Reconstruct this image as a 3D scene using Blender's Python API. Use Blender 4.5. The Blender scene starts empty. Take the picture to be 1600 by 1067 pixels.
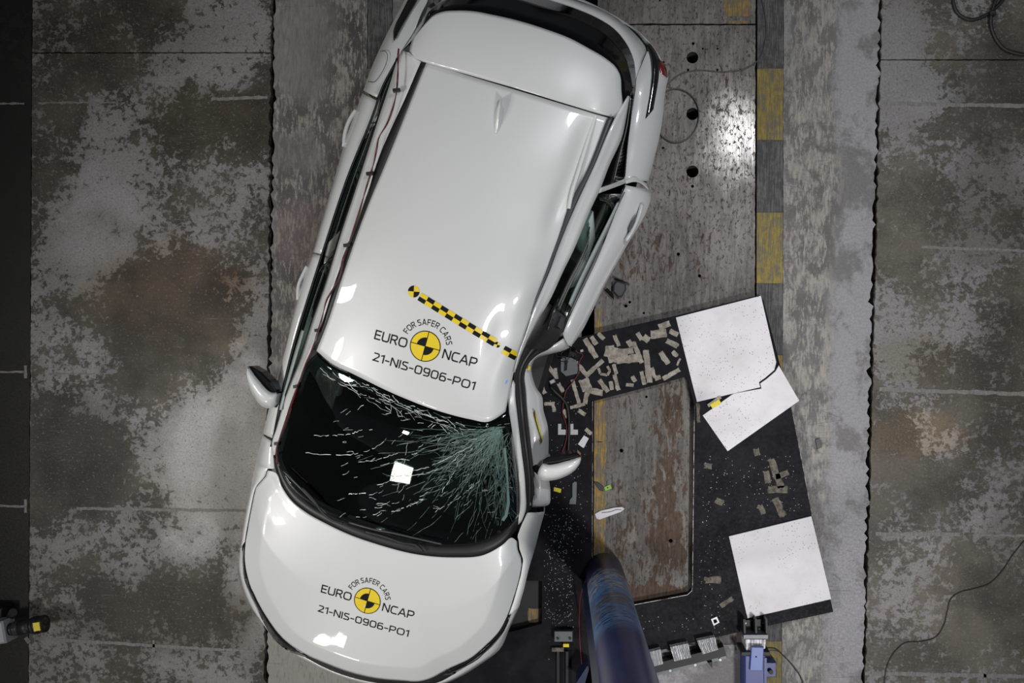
import bpy, bmesh, math, random
import numpy as np
from mathutils import Vector, Matrix
from mathutils.bvhtree import BVHTree

scn = bpy.context.scene
C = scn.collection
rng = random.Random(7)

# ------------------------------------------------------------------ camera
F, CX, CY, H = 1500.0, 800.0, 533.5, 6.88          # focal length in pixels, image centre, camera height (m)
dn = np.array([(905 - CX) / F, -(525 - CY) / F, -1.0])
ZA = -dn / np.linalg.norm(dn)                       # world up in camera axes
YA = np.array([0.0187, 1.0, 0.0]); YA = YA - YA.dot(ZA) * ZA; YA /= np.linalg.norm(YA)
XA = np.cross(YA, ZA)
R = np.stack([XA, YA, ZA], 1)                       # camera = R @ world
cam_d = bpy.data.cameras.new('camera'); cam = bpy.data.objects.new('camera', cam_d); C.objects.link(cam)
cam_d.sensor_width = 36.0; cam_d.lens = F / 1600 * 36.0
cam_d.clip_start = 0.05; cam_d.clip_end = 100
RT = R.T
cam.matrix_world = Matrix(((*RT[0], 0), (*RT[1], 0), (*RT[2], H), (0, 0, 0, 1)))
scn.camera = cam

# ------------------------------------------------------------------ light of the hall
w = bpy.data.worlds.new('hall'); scn.world = w; w.use_nodes = True
w.node_tree.nodes['Background'].inputs[0].default_value = (0.93, 0.97, 1.0, 1)
w.node_tree.nodes['Background'].inputs[1].default_value = 0.11

def lamp(name, loc, aim, size, power, col=(1, 1, 1), spread=120, size_y=None):
    d = bpy.data.lights.new(name, 'AREA'); d.energy = power; d.color = col
    d.shape = 'RECTANGLE'; d.size = size; d.size_y = size_y or size; d.spread = math.radians(spread)
    o = bpy.data.objects.new(name, d); C.objects.link(o); o.location = loc
    o.rotation_euler = (Vector(aim) - Vector(loc)).to_track_quat('-Z', 'Y').to_euler()
    return o
lamp('flood_lamp', (-7.3, -3.4, 9.5), (0.0, -0.8, 0), 0.75, 96, (1, 0.97, 0.93), 60)
lamp('flood_lamp', (-6.3, -1.65, 7.0), (0.0, -0.4, 0), 0.5, 20, (1, 0.98, 0.95), 60)
lamp('flood_lamp', (-6.6, 0.35, 7.0), (0.0, 0.2, 0), 0.5, 14, (1, 0.98, 0.95), 60)
lamp('flood_lamp', (2.9, 3.3, 9.5), (0.4, 0.2, 0), 0.7, 74, (0.93, 0.96, 1), 65)
lamp('flood_lamp', (3.4, -4.2, 9.5), (0.8, -0.9, 0), 1.0, 108, (1, 0.98, 0.99), 60)
lamp('flood_lamp', (-4.6, -9.3, 3.8), (-1.1, -1.1, 0.8), 1.0, 28, (1, 0.96, 0.88), 80)
lamp('flood_lamp', (-4.5, -7.6, 5.75), (-1.2, -1.6, 0.8), 0.3, 7, (1, 0.97, 0.92), 70)

scn.view_settings.view_transform = 'Standard'; scn.view_settings.look = 'None'
scn.view_settings.gamma = 1.0; scn.view_settings.use_curve_mapping = False
scn.view_settings.exposure = -1.03

# ------------------------------------------------------------------ geometry helpers
def at(px, py, z=0.0):
    """The point of the horizontal plane at height z that the photograph shows at (px, py)."""
    r = RT @ np.array([(px - CX) / F, -(py - CY) / F, -1.0])
    t = (z - H) / r[2]
    return np.array([r[0] * t, r[1] * t, z])

INV = {}
def finish(o, label=None, cat=None, group=None, kind=None):
    if label: o['label'] = label
    if cat: o['category'] = cat
    if group: o['group'] = group
    if kind: o['kind'] = kind
    return o
def empty(name, loc, rz=0.0, **k):
    o = bpy.data.objects.new(name, None); C.objects.link(o)
    o.location = [float(c) for c in loc]; o.rotation_euler = (0, 0, rz); o.empty_display_size = 0.1
    INV[o.name] = (Matrix.Translation(Vector(o.location)) @ Matrix.Rotation(rz, 4, 'Z')).inverted()
    return finish(o, **k)
def mk(name, verts, faces, mat, parent=None, smooth=False, thick=0.0, fmats=None, **k):
    """ONE mesh object from world-space vertices; under a parent they go into that thing's frame."""
    me = bpy.data.meshes.new(name)
    V = [Vector([float(c) for c in v]) for v in verts]
    if parent is not None:
        M = INV[parent.name]; V = [M @ v for v in V]
    me.from_pydata([tuple(v) for v in V], [], [tuple(int(i) for i in f) for f in faces])
    for m in (mat if isinstance(mat, (list, tuple)) else [mat]): me.materials.append(m)
    if fmats: me.polygons.foreach_set('material_index', fmats)
    if smooth: me.polygons.foreach_set('use_smooth', [True] * len(me.polygons))
    me.update()
    o = bpy.data.objects.new(name, me); C.objects.link(o)
    INV[o.name] = Matrix() if parent is None else INV[parent.name]
    if parent is not None: o.parent = parent
    if thick:
        s = o.modifiers.new('thickness', 'SOLIDIFY'); s.thickness = thick; s.offset = -1
    return finish(o, **k)
def thing(name, loc, label, cat, group=None, rz=0.0):
    return empty(name, loc, rz, label=label, cat=cat, group=group)

def resample(pts, n, smooth=True):
    P = np.array(pts, float)
    d = np.r_[0, np.cumsum(np.linalg.norm(np.diff(P, axis=0), axis=1) + 1e-9)]
    t = np.linspace(0, d[-1], n)
    if not smooth or len(P) < 3:
        return np.stack([np.interp(t, d, P[:, i]) for i in range(P.shape[1])], 1)
    m = np.zeros_like(P)
    h = np.diff(d)[:, None]; s = np.diff(P, axis=0) / h
    m[0], m[-1] = s[0], s[-1]
    m[1:-1] = (s[:-1] * h[1:] + s[1:] * h[:-1]) / (h[1:] + h[:-1])
    k = np.clip(np.searchsorted(d, t, 'right') - 1, 0, len(P) - 2)
    u = ((t - d[k]) / h[k, 0])[:, None]; hh = h[k]
    return ((2*u**3 - 3*u**2 + 1) * P[k] + (u**3 - 2*u**2 + u) * hh * m[k]
            + (-2*u**3 + 3*u**2) * P[k+1] + (u**3 - u**2) * hh * m[k+1])
def W(pts, z=None):
    """A traced edge with its heights -> world points."""
    return np.array([at(p[0], p[1], p[2] if len(p) > 2 else z) for p in pts])
def grid_faces(nr, nc):
    return [(r*nc + c, r*nc + c + 1, (r+1)*nc + c + 1, (r+1)*nc + c) for r in range(nr - 1) for c in range(nc - 1)]
def orient(G, faces, up=None):
    a = G.reshape(-1, 3); acc = np.zeros(3)
    for f in faces:
        acc += np.cross(a[f[1]] - a[f[0]], a[f[2]] - a[f[0]])
    ref = np.array([0, 0, 1.0]) if up is None else np.array(up, float)
    return faces if acc.dot(ref) > 0 else [tuple(reversed(f)) for f in faces]
def loft(rows, nc, nr, smooth_rows=True, smooth_across=True):
    A = np.stack([resample(r, nc, smooth_rows) for r in rows])
    if len(rows) == nr and not smooth_across: return A
    return np.stack([resample(A[:, c], nr, smooth_across) for c in range(nc)], 1)
def coons(c0, c1, d0, d1, nu, nv, bulge=0.0, sm=(1, 1, 1, 1)):
    a, b = resample(c0, nu, sm[0]), resample(c1, nu, sm[1])
    l, r = resample(d0, nv, sm[2]), resample(d1, nv, sm[3])
    l[0], l[-1], r[0], r[-1] = a[0], b[0], a[-1], b[-1]
    U = np.linspace(0, 1, nu)[None, :, None]; Vv = np.linspace(0, 1, nv)[:, None, None]
    S = (1-Vv)*a[None] + Vv*b[None] + (1-U)*l[:, None] + U*r[:, None] - (
        (1-U)*(1-Vv)*a[0] + U*(1-Vv)*a[-1] + (1-U)*Vv*b[0] + U*Vv*b[-1])
    S[..., 2] += bulge * (4*U*(1-U)*4*Vv*(1-Vv))[..., 0]
    return S
def panel(name, G, mat, parent, thick=0.006, up=None, **k):
    nr, nc = G.shape[:2]
    f = orient(G, grid_faces(nr, nc), up)
    return mk(name, G.reshape(-1, 3), f, mat, parent, True, thick, **k)
def tube(pts, r, sides=8, n=None, smooth=True, r1=None):
    P = np.array(pts, float)
    if n: P = resample(P, n, smooth)
    T = np.gradient(P, axis=0); T /= np.linalg.norm(T, axis=1)[:, None] + 1e-12
    ref = np.array([0, 0, 1.0]) if abs(T[:, 2]).max() < 0.9 else np.array([0.31, 0.95, 0.05])
    V, Fc = [], []
    for i, (p, t) in enumerate(zip(P, T)):
        a = np.cross(t, ref); a /= np.linalg.norm(a) + 1e-12; b = np.cross(a, t)
        rr = r if r1 is None else r + (r1 - r) * i / (len(P) - 1)
        for s in range(sides):
            th = 2*math.pi*s/sides
            V.append(p + rr*(a*math.cos(th) + b*math.sin(th)))
    for i in range(len(P) - 1):
        for s in range(sides):
            Fc.append((i*sides + s, i*sides + (s+1) % sides, (i+1)*sides + (s+1) % sides, (i+1)*sides + s))
    Fc.append(tuple(range(sides - 1, -1, -1))); Fc.append(tuple((len(P)-1)*sides + s for s in range(sides)))
    return V, Fc
def join(*parts):
    V, Fc = [], []
    for v, f in parts:
        b = len(V); V += [np.array(q, float) for q in v]; Fc += [tuple(i + b for i in q) for q in f]
    return V, Fc
def ccw(pts):
    p = np.array(pts, float)
    a = np.sum(p[:, 0]*np.roll(p[:, 1], -1) - np.roll(p[:, 0], -1)*p[:, 1])
    return p if a > 0 else p[::-1]
def prism(poly, z0, z1, bevel=0.0):
    """Upright prism over a world-space outline; bevel chamfers the top edge."""
    p = ccw([q[:2] for q in poly]); n = len(p)
    rings = [(p, z0)]
    if bevel:
        c = p.mean(0); ins = []
        for i in range(n):
            e0 = p[i] - p[i-1]; e1 = p[(i+1) % n] - p[i]
            n0 = np.array([-e0[1], e0[0]]) / (np.linalg.norm(e0) + 1e-9); n1 = np.array([-e1[1], e1[0]]) / (np.linalg.norm(e1) + 1e-9)
            m = n0 + n1; m = m / max(np.dot(m, m) / 2, 0.4)
            ins.append(p[i] + m * bevel)
        rings += [(p, z1 - bevel), (np.array(ins), z1)]
    else:
        rings.append((p, z1))
    V = [(x, y, z) for q, z in rings for x, y in q]
    Fc = [tuple(range(n - 1, -1, -1)), tuple((len(rings)-1)*n + i for i in range(n))]
    for k in range(len(rings) - 1):
        Fc += [(k*n + i, k*n + (i+1) % n, (k+1)*n + (i+1) % n, (k+1)*n + i) for i in range(n)]
    return V, Fc
def pxpoly(pts, z): return [at(x, y, z) for x, y in pts]
def strip(p0, p1, wpx, z):
    """Four corners of a strip between two traced points."""
    a, b = at(*p0, z), at(*p1, z); d = (b - a)[:2]; d /= np.linalg.norm(d) + 1e-9
    nrm = np.array([-d[1], d[0]]) * wpx / 2 / 220
    return [a[:2] + nrm, b[:2] + nrm, b[:2] - nrm, a[:2] - nrm]
def ring(c, r, n=24, ang=0.0): return [(c[0] + r*math.cos(2*math.pi*i/n + ang), c[1] + r*math.sin(2*math.pi*i/n + ang)) for i in range(n)]
def cyl(p0, p1, r, n=20, r1=None): return tube([p0, p1], r, n, r1=r1)
def obox(c, ax, ay, hx, hy, z0, z1, bevel=0.0):
    ax = np.array(ax, float)[:2]; ax /= np.linalg.norm(ax); ay = np.array([-ax[1], ax[0]])
    c = np.array(c[:2], float)
    return prism([c - ax*hx - ay*hy, c + ax*hx - ay*hy, c + ax*hx + ay*hy, c - ax*hx + ay*hy], z0, z1, bevel)
def plate_with_holes(outline, holes, z0, z1):
    """Filled plate with real openings (2D curve fill), as vertices and faces."""
    cu = bpy.data.curves.new('tmp', 'CURVE'); cu.dimensions = '2D'; cu.fill_mode = 'BOTH'; cu.extrude = (z1 - z0) / 2
    for poly in [outline] + list(holes):
        s = cu.splines.new('POLY'); s.points.add(len(poly) - 1); s.use_cyclic_u = True
        for q, p in zip(s.points, poly): q.co = (float(p[0]), float(p[1]), 0, 1)
    o = bpy.data.objects.new('tmp', cu); C.objects.link(o)
    me = o.evaluated_get(bpy.context.evaluated_depsgraph_get()).to_mesh()
    V = [(v.co.x, v.co.y, v.co.z + (z0 + z1) / 2) for v in me.vertices]; Fc = [tuple(p.vertices) for p in me.polygons]
    o.to_mesh_clear(); bpy.data.objects.remove(o); bpy.data.curves.remove(cu)
    return V, Fc

# ------------------------------------------------------------------ materials
class NT:
    def __init__(s, name):
        s.m = bpy.data.materials.new(name); s.m.use_nodes = True
        s.t = s.m.node_tree; s.b = s.t.nodes['Principled BSDF']; s.co = None
    def n(s, typ, **kw):
        nd = s.t.nodes.new(typ)
        for k, v in kw.items(): setattr(nd, k, v)
        return nd
    def ln(s, a, b): s.t.links.new(a, b)
    def put(s, sock, v):
        if hasattr(v, 'is_output'): s.ln(v, sock)
        elif isinstance(v, tuple) and len(v) == 3 and sock.type == 'RGBA': sock.default_value = (*v, 1)
        else: sock.default_value = v
    def coord(s, scale=(1, 1, 1), rot=(0, 0, 0), loc=(0, 0, 0)):
        if s.co is None: s.co = s.n('ShaderNodeTexCoord').outputs['Object']
        mp = s.n('ShaderNodeMapping'); s.ln(s.co, mp.inputs[0])
        mp.inputs[1].default_value = loc; mp.inputs[2].default_value = rot; mp.inputs[3].default_value = scale
        return mp.outputs[0]
    def noise(s, scale, detail=4, rough=0.55, vec=None, dist=0.0):
        nd = s.n('ShaderNodeTexNoise'); s.ln(vec or s.coord(), nd.inputs['Vector'])
        nd.inputs['Scale'].default_value = scale; nd.inputs['Detail'].default_value = detail
        nd.inputs['Roughness'].default_value = rough; nd.inputs['Distortion'].default_value = dist
        return nd.outputs[0]
    def voro(s, scale, vec=None, feature='F1'):
        nd = s.n('ShaderNodeTexVoronoi', feature=feature); s.ln(vec or s.coord(), nd.inputs['Vector']); nd.inputs['Scale'].default_value = scale
        return nd.outputs['Distance']
    def mr(s, v, a, b, c=0.0, d=1.0, smooth=True):
        nd = s.n('ShaderNodeMapRange', interpolation_type='SMOOTHSTEP' if smooth else 'LINEAR', clamp=True)
        s.put(nd.inputs[0], v)
        for i, q in enumerate((a, b, c, d)): s.put(nd.inputs[i+1], q)
        return nd.outputs[0]
    def ma(s, op, a, b=0.0):
        nd = s.n('ShaderNodeMath', operation=op); s.put(nd.inputs[0], a); s.put(nd.inputs[1], b); return nd.outputs[0]
    def mix(s, f, a, b):
        nd = s.n('ShaderNodeMix', data_type='RGBA'); s.put(nd.inputs[0], f); s.put(nd.inputs[6], a); s.put(nd.inputs[7], b)
        return nd.outputs[2]
    def blob(s, x, y, rx, ry, soft=0.35, wob=0.42, sc=3.2):
        """Irregular stain mask round a floor point."""
        v = s.coord((1/rx, 1/ry, 0), loc=(-x/rx, -y/ry, 0))
        d = s.n('ShaderNodeVectorMath', operation='LENGTH'); s.ln(v, d.inputs[0])
        q = s.ma('ADD', d.outputs['Value'], s.ma('MULTIPLY', s.ma('SUBTRACT', s.noise(sc, 9, 0.7), 0.5), wob*4))
        return s.mr(q, 1 - soft, 1 + soft, 1, 0)
    def out(s, col=None, rough=None, metal=None, bump=None, bs=0.2, bd=0.01, spec=None, coat=None):
        if col is not None: s.put(s.b.inputs['Base Color'], col)
        if rough is not None: s.put(s.b.inputs['Roughness'], rough)
        if metal is not None: s.put(s.b.inputs['Metallic'], metal)
        if spec is not None: s.put(s.b.inputs['Specular IOR Level'], spec)
        if coat is not None: s.b.inputs['Coat Weight'].default_value = coat; s.b.inputs['Coat Roughness'].default_value = 0.03
        if bump is not None:
            bn = s.n('ShaderNodeBump'); s.ln(bump, bn.inputs['Height']); bn.inputs['Strength'].default_value = bs; bn.inputs['Distance'].default_value = bd
            s.ln(bn.outputs[0], s.b.inputs['Normal'])
        return s.m
def plain(name, col, rough=0.5, metal=0.0, spec=0.5, coat=None, var=0.12, vs=14):
    n = NT(name)
    c2 = tuple(c * (1 - var) for c in col); c3 = tuple(min(1, c * (1 + var)) for c in col)
    return n.out(n.mix(n.noise(vs, 4), c2, c3), rough, metal, spec=spec, coat=coat)

def flaky(name, dark, mid, light, thr=0.5, scale=9, seed=0, streak=0.0, cream=None, cthr=0.6, stains=(), rough=0.6, big=1.1, coats=()):
    """Worn painted concrete: flakes of a lighter coat over a darker ground, large oily clouds, optional cream remnants."""
    n = NT(name)
    base = n.coord(loc=(seed, seed*1.7, 0))
    fine = n.coord((1, 1 - 0.85*streak, 1), loc=(seed*3.1, seed, 0))
    cloud = n.noise(big, 6, 0.62, base, 0.3)
    fl = n.noise(scale*1.7, 10, 0.72, fine, 0.35)
    fl2 = n.noise(scale*0.6, 8, 0.66, n.coord(loc=(seed, 7, 0)), 0.5)
    cs = n.ma('ADD', n.ma('ADD', n.ma('MULTIPLY', fl, 0.7), n.ma('MULTIPLY', fl2, 0.3)), n.ma('MULTIPLY', n.ma('SUBTRACT', cloud, 0.5), 0.8))
    for (x, y, rx, ry, b) in coats: cs = n.ma('ADD', cs, n.ma('MULTIPLY', n.blob(x, y, rx, ry, 0.7), b))     # where the coat has held or gone
    mask = n.mr(cs, thr - 0.015, thr + 0.035)
    g = n.noise(70, 6, 0.65, fine)
    dk = n.mix(n.mr(n.noise(2.3, 6, 0.65, base), 0.38, 0.62), dark, mid)
    dk = n.mix(n.mr(g, 0.35, 0.75, 0, 0.5), dk, tuple(c*1.5 for c in mid))
    lt = n.mix(n.mr(g, 0.3, 0.7), tuple(c*0.75 for c in light), tuple(c*1.15 for c in light))
    lt = n.mix(n.mr(cloud, 0.4, 0.62, 0.45, 0), lt, mid)
    col = n.mix(n.ma('MULTIPLY', mask, 0.9), dk, lt)
    if cream:
        cm = n.mr(n.ma('ADD', n.noise(scale*1.6, 8, 0.7, n.coord((1, 1 - 0.9*streak, 1), loc=(seed*5, 2, 0)), 0.8),
                       n.ma('MULTIPLY', n.ma('SUBTRACT', n.noise(1.7, 4, 0.6, n.coord(loc=(seed, 9, 0))), 0.5), 0.8)), cthr, cthr + 0.05)
        col = n.mix(n.ma('MULTIPLY', cm, 0.9), col, cream)
    for (x, y, rx, ry, c, amt) in stains:            # clean and oily patches tint the worn coat
        mu = n.n('ShaderNodeMix', data_type='RGBA', blend_type='MULTIPLY'); mu.clamp_result = False
        n.put(mu.inputs[0], n.ma('MULTIPLY', n.blob(x, y, rx, ry), amt)); n.put(mu.inputs[6], col); n.put(mu.inputs[7], c); col = mu.outputs[2]
    fk = n.noise(scale*4, 10, 0.76, n.coord((1, 1 - 0.6*streak, 1), loc=(seed, 11, 0)), 0.3)
    col = n.mix(n.ma('MULTIPLY', n.mr(fk, 0.57, 0.62), 0.4), col, tuple(c*1.25 for c in light))
    col = n.mix(n.ma('MULTIPLY', n.mr(fk, 0.44, 0.39), 0.55), col, dark)
    # scratches
    sc = n.voro(7, n.coord((0.5, 6, 1), rot=(0, 0, 0.7)), 'DISTANCE_TO_EDGE')
    scm = n.ma('MULTIPLY', n.mr(sc, 0.0, 0.025, 1, 0), n.mr(n.noise(3, 3), 0.5, 0.65))
    col = n.mix(n.ma('MULTIPLY', scm, 0.3), col, light)
    return n.out(col, n.mr(g, 0.2, 0.8, rough - 0.12, rough + 0.12), 0, n.ma('ADD', mask, n.ma('MULTIPLY', g, 0.5)), 0.25, 0.004, spec=0.4)

def S(x, y): p = at(x, y, 0); return p[0], p[1]
def stain(px, py, rx, ry, c, a): x, y = S(px, py); return (x, y, rx, ry, c, a)

M = {}
M['left_slab'] = flaky('worn_grey_concrete', (0.03, 0.026, 0.02), (0.075, 0.064, 0.05), (0.25, 0.243, 0.243), 0.5, 12, 3.0, rough=0.6, coats=[(*S(345, 730), 0.45, 0.55, 0.17), (*S(395, 640), 0.2, 0.5, 0.15), (*S(140, 370), 0.35, 0.35, 0.12), (*S(270, 480), 0.5, 0.35, -0.16), (*S(125, 720), 0.33, 0.4, -0.2), (*S(280, 950), 0.5, 0.2, -0.1), (*S(330, 190), 0.45, 0.25, -0.12), (*S(395, 950), 0.2, 0.4, 0.15), (*S(170, 640), 0.2, 0.12, 0.1)], stains=[
    stain(345, 720, 0.5, 0.7, (2.1, 2.08, 2.05), 0.9), stain(390, 650, 0.3, 0.45, (1.2, 1.2, 1.2), 0.8), stain(270, 460, 0.6, 0.4, (1.0, 0.84, 0.66), 0.9),
    stain(150, 340, 0.4, 0.35, (1.25, 1.25, 1.28), 0.8), stain(120, 720, 0.35, 0.45, (0.45, 0.45, 0.46), 0.9), stain(230, 640, 0.2, 0.15, (1.5, 1.5, 1.6), 0.6),
    stain(260, 960, 0.7, 0.3, (0.5, 0.46, 0.4), 0.85), stain(350, 440, 0.16, 0.12, (0.5, 0.38, 0.26), 0.8), stain(395, 930, 0.22, 0.4, (1.6, 1.6, 1.6), 0.8),
    stain(200, 60, 0.8, 0.25, (0.8, 0.78, 0.72), 0.8), stain(330, 190, 0.5, 0.25, (0.6, 0.53, 0.42), 0.8), stain(110, 560, 0.25, 0.2, (1.3, 1.3, 1.35), 0.8)])
M['dark_strip'] = flaky('black_painted_floor', (0.006, 0.0055, 0.005), (0.009, 0.0085, 0.008), (0.016, 0.015, 0.014), 0.6, 8, 5.0, rough=0.65)
def runway(name, seed, xc, xw, xl, ld=(0.1, 0.093, 0.085), ll=(0.25, 0.243, 0.233), patches=()):
    n = NT(name)
    sx = n.n('ShaderNodeSeparateXYZ'); n.ln(n.coord(), sx.inputs[0]); X = sx.outputs[0]
    wob = n.ma('MULTIPLY', n.ma('SUBTRACT', n.noise(3, 6, 0.7), 0.5), 0.35)
    Xw = n.ma('ADD', X, wob)
    lane = n.ma('MULTIPLY', n.mr(Xw, xc - xw, xc - xw*0.6), n.mr(Xw, xc + xw*0.5, xc + xw, 1, 0))
    st = n.noise(34, 10, 0.74, n.coord((1.6, 0.32, 1), loc=(seed, 2, 0)), 0.25)
    bl = n.noise(10, 9, 0.72, n.coord((1, 0.6, 1), loc=(seed, 5, 0)), 0.4)
    cl = n.noise(1.8, 6, 0.65, n.coord(loc=(seed, 1, 0)), 0.3)
    g = n.noise(60, 6, 0.65)
    smooth_ = n.mix(n.mr(n.ma('ADD', n.ma('MULTIPLY', cl, 0.75), n.ma('MULTIPLY', n.noise(22, 10, 0.72, n.coord((1, 0.7, 1))), 0.25)), 0.44, 0.53), (0.165, 0.16, 0.16), (0.31, 0.305, 0.32))
    smooth_ = n.mix(n.mr(g, 0.3, 0.75, 0, 0.35), smooth_, (0.1, 0.095, 0.09))
    lcol = n.mix(n.mr(n.ma('ADD', n.ma('MULTIPLY', bl, 0.6), n.ma('MULTIPLY', st, 0.4)), 0.46, 0.53), ld, ll)
    col = n.mix(n.ma('MULTIPLY', lane, 0.8), smooth_, lcol)
    cm = n.mr(n.ma('ADD', n.ma('ADD', n.ma('MULTIPLY', st, 0.65), n.ma('MULTIPLY', bl, 0.35)), n.ma('MULTIPLY', n.ma('SUBTRACT', lane, 1.0), xl)), 0.515, 0.54)
    col = n.mix(n.ma('MULTIPLY', cm, 0.8), col, n.mix(g, (0.27, 0.245, 0.205), (0.42, 0.39, 0.335)))
    for (x, y, rx, ry, c, amt) in patches: col = n.mix(n.ma('MULTIPLY', n.blob(x, y, rx, ry), n.ma('MULTIPLY', n.mr(st, 0.38, 0.5, 0.55, 1), amt)), col, c)
    dm = n.mr(n.ma('ADD', n.ma('MULTIPLY', st, 0.5), n.ma('MULTIPLY', n.noise(16, 9, 0.75, n.coord(loc=(seed*4, 3, 0))), 0.5)), 0.40, 0.36)
    col = n.mix(n.ma('MULTIPLY', dm, 0.7), col, (0.045, 0.04, 0.035))
    sc = n.voro(4, n.coord((0.4, 5, 1), rot=(0, 0, 0.65)), 'DISTANCE_TO_EDGE')
    col = n.mix(n.ma('MULTIPLY', n.ma('MULTIPLY', n.mr(sc, 0, 0.02, 1, 0), n.mr(n.noise(2.2, 4, 0.6, n.coord(loc=(3, seed, 0))), 0.54, 0.62)), 0.55), col, (0.07, 0.066, 0.062))
    return n.out(col, n.mr(g, 0.2, 0.8, 0.42, 0.66), 0, n.ma('ADD', cm, n.ma('MULTIPLY', g, 0.5)), 0.25, 0.004, spec=0.4)
M['edge_slab'] = runway('grey_runway_concrete', 1.3, S(1258, 500)[0], 0.26, 0.13)
M['mid_slab'] = runway('scuffed_concrete', 8.4, S(505, 300)[0], 0.52, 0.06, (0.055, 0.046, 0.042), (0.15, 0.135, 0.13), [stain(500, 1050, 0.6, 0.45, (0.3, 0.288, 0.265), 0.9), stain(470, 60, 0.25, 0.45, (0.2, 0.195, 0.19), 0.85), stain(460, 240, 0.25, 0.15, (0.17, 0.165, 0.16), 0.7), stain(470, 370, 0.2, 0.25, (0.2, 0.14, 0.13), 0.45)])
M['right_slab'] = flaky('mottled_brown_concrete', (0.045, 0.039, 0.031), (0.11, 0.096, 0.077), (0.24, 0.235, 0.24), 0.53, 13, 6.1, rough=0.6, coats=[(*S(1410, 60), 0.2, 0.5, 0.12), (*S(1410, 180), 0.2, 0.25, 0.1), (*S(1520, 640), 0.4, 0.3, -0.06), (*S(1430, 940), 0.25, 0.35, 0.07)], stains=[
    stain(1430, 680, 0.3, 0.16, (1.5, 1.25, 0.95), 0.85), stain(1430, 560, 0.3, 0.16, (0.8, 0.75, 0.6), 0.8), stain(1540, 330, 0.35, 0.5, (0.55, 0.53, 0.5), 0.9),
    stain(1430, 230, 0.35, 0.35, (1.2, 1.2, 1.25), 0.8), stain(1560, 150, 0.3, 0.4, (0.5, 0.5, 0.5), 0.85), stain(1580, 600, 0.3, 0.6, (0.5, 0.48, 0.45), 0.85),
    stain(1430, 920, 0.3, 0.35, (1.35, 1.33, 1.33), 0.8), stain(1590, 900, 0.25, 0.6, (0.6, 0.58, 0.55), 0.8)])

def steel(name, rust, seed, gloss, metal, tone, blobs=(), polish=()):
    n = NT(name)
    st = n.noise(11, 7, 0.66, n.coord((3.2, 0.3, 1), loc=(seed, seed, 0)))
    st2 = n.noise(46, 6, 0.7, n.coord((3, 0.2, 1), loc=(seed, 3, 0)))
    cl = n.noise(2.0, 7, 0.68, n.coord((1.3, 0.8, 1), loc=(seed*2, 1, 0)), 0.4)
    a, b = tuple(c*0.42 for c in tone), tone
    col = n.mix(n.mr(n.ma('ADD', n.ma('MULTIPLY', st, 0.5), n.ma('MULTIPLY', cl, 0.5)), 0.38, 0.6), a, b)
    col = n.mix(n.ma('MULTIPLY', n.mr(st2, 0.54, 0.68), 0.5), col, tuple(c*1.5 for c in tone))
    fleck = n.mr(n.noise(34, 10, 0.78, n.coord((1.5, 0.8, 1)), 0.4), 0.54, 0.6)
    col = n.mix(n.ma('MULTIPLY', fleck, 0.55), col, (0.045, 0.036, 0.03))
    f = n.ma('ADD', n.ma('MULTIPLY', n.noise(12, 10, 0.74, n.coord((1.8, 0.6, 1), loc=(seed, 0, 0)), 0.5), 0.75), n.ma('MULTIPLY', cl, 0.35))
    for (x, y, rx, ry, amt) in blobs: f = n.ma('ADD', f, n.ma('MULTIPLY', n.blob(x, y, rx, ry, 0.7), amt))
    rm = n.mr(f, rust, rust + 0.045)
    rc = n.mix(n.mr(n.noise(24, 7, 0.7, n.coord((2, 0.4, 1))), 0.35, 0.65), (0.042, 0.024, 0.015), (0.1, 0.058, 0.036))
    col = n.mix(n.ma('MULTIPLY', rm, 0.85), col, rc)
    ro = n.ma('ADD', n.mr(n.ma('ADD', st2, fleck), 0.25, 1.2, gloss - 0.03, gloss + 0.33), n.ma('MULTIPLY', rm, 0.25))
    for (x, y, rx, ry, q) in polish: ro = n.ma('SUBTRACT', ro, n.ma('MULTIPLY', n.blob(x, y, rx, ry, 0.6), q))
    return n.out(col, ro, n.ma('SUBTRACT', metal, n.ma('MULTIPLY', rm, metal)), n.ma('ADD', st2, fleck), 0.1, 0.003, spec=0.35)
M['steel'] = steel('streaked_steel', 0.632, 2.0, 0.42, 0.3, (0.17, 0.155, 0.145), [(*S(1000, 440), 0.4, 0.3, 0.05), (*S(1050, 380), 0.25, 0.3, 0.05), (*S(1120, 150), 0.3, 0.12, 0.05)], [(*S(1150, 215), 0.22, 0.3, 0.24), (*S(1140, 400), 0.16, 0.5, 0.06)])
M['rust_steel'] = steel('rusty_steel', 0.62, 7.0, 0.5, 0.15, (0.17, 0.158, 0.142), [(*S(1045, 740), 0.11, 0.75, 0.13), (*S(1000, 860), 0.3, 0.35, 0.1), (*S(1010, 935), 0.4, 0.08, 0.2)])

def worn_paint(name, paint, under, seed, thr=0.45):
    n = NT(name)
    st = n.noise(42, 8, 0.74, n.coord((2.6, 0.12, 1), loc=(seed, 0, 0)))
    f = n.noise(14, 9, 0.74, n.coord(loc=(seed, 4, 0)), 0.4)
    g = n.noise(60, 6, 0.7, n.coord((1, 0.3, 1)))
    mk_ = n.mr(n.ma('ADD', n.ma('MULTIPLY', st, 0.65), n.ma('MULTIPLY', f, 0.35)), thr - 0.05, thr + 0.06)
    col = n.mix(n.ma('MULTIPLY', mk_, 0.9), n.mix(g, under, tuple(c*1.7 for c in under)), n.mix(n.mr(g, 0.3, 0.7), tuple(c*0.55 for c in paint), paint))
    return n.out(col, 0.6, 0, mk_, 0.2, 0.003)
M['yellow_paint'] = worn_paint('worn_yellow_paint', (0.36, 0.26, 0.025), (0.09, 0.083, 0.07), 1.0, 0.485)
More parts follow.
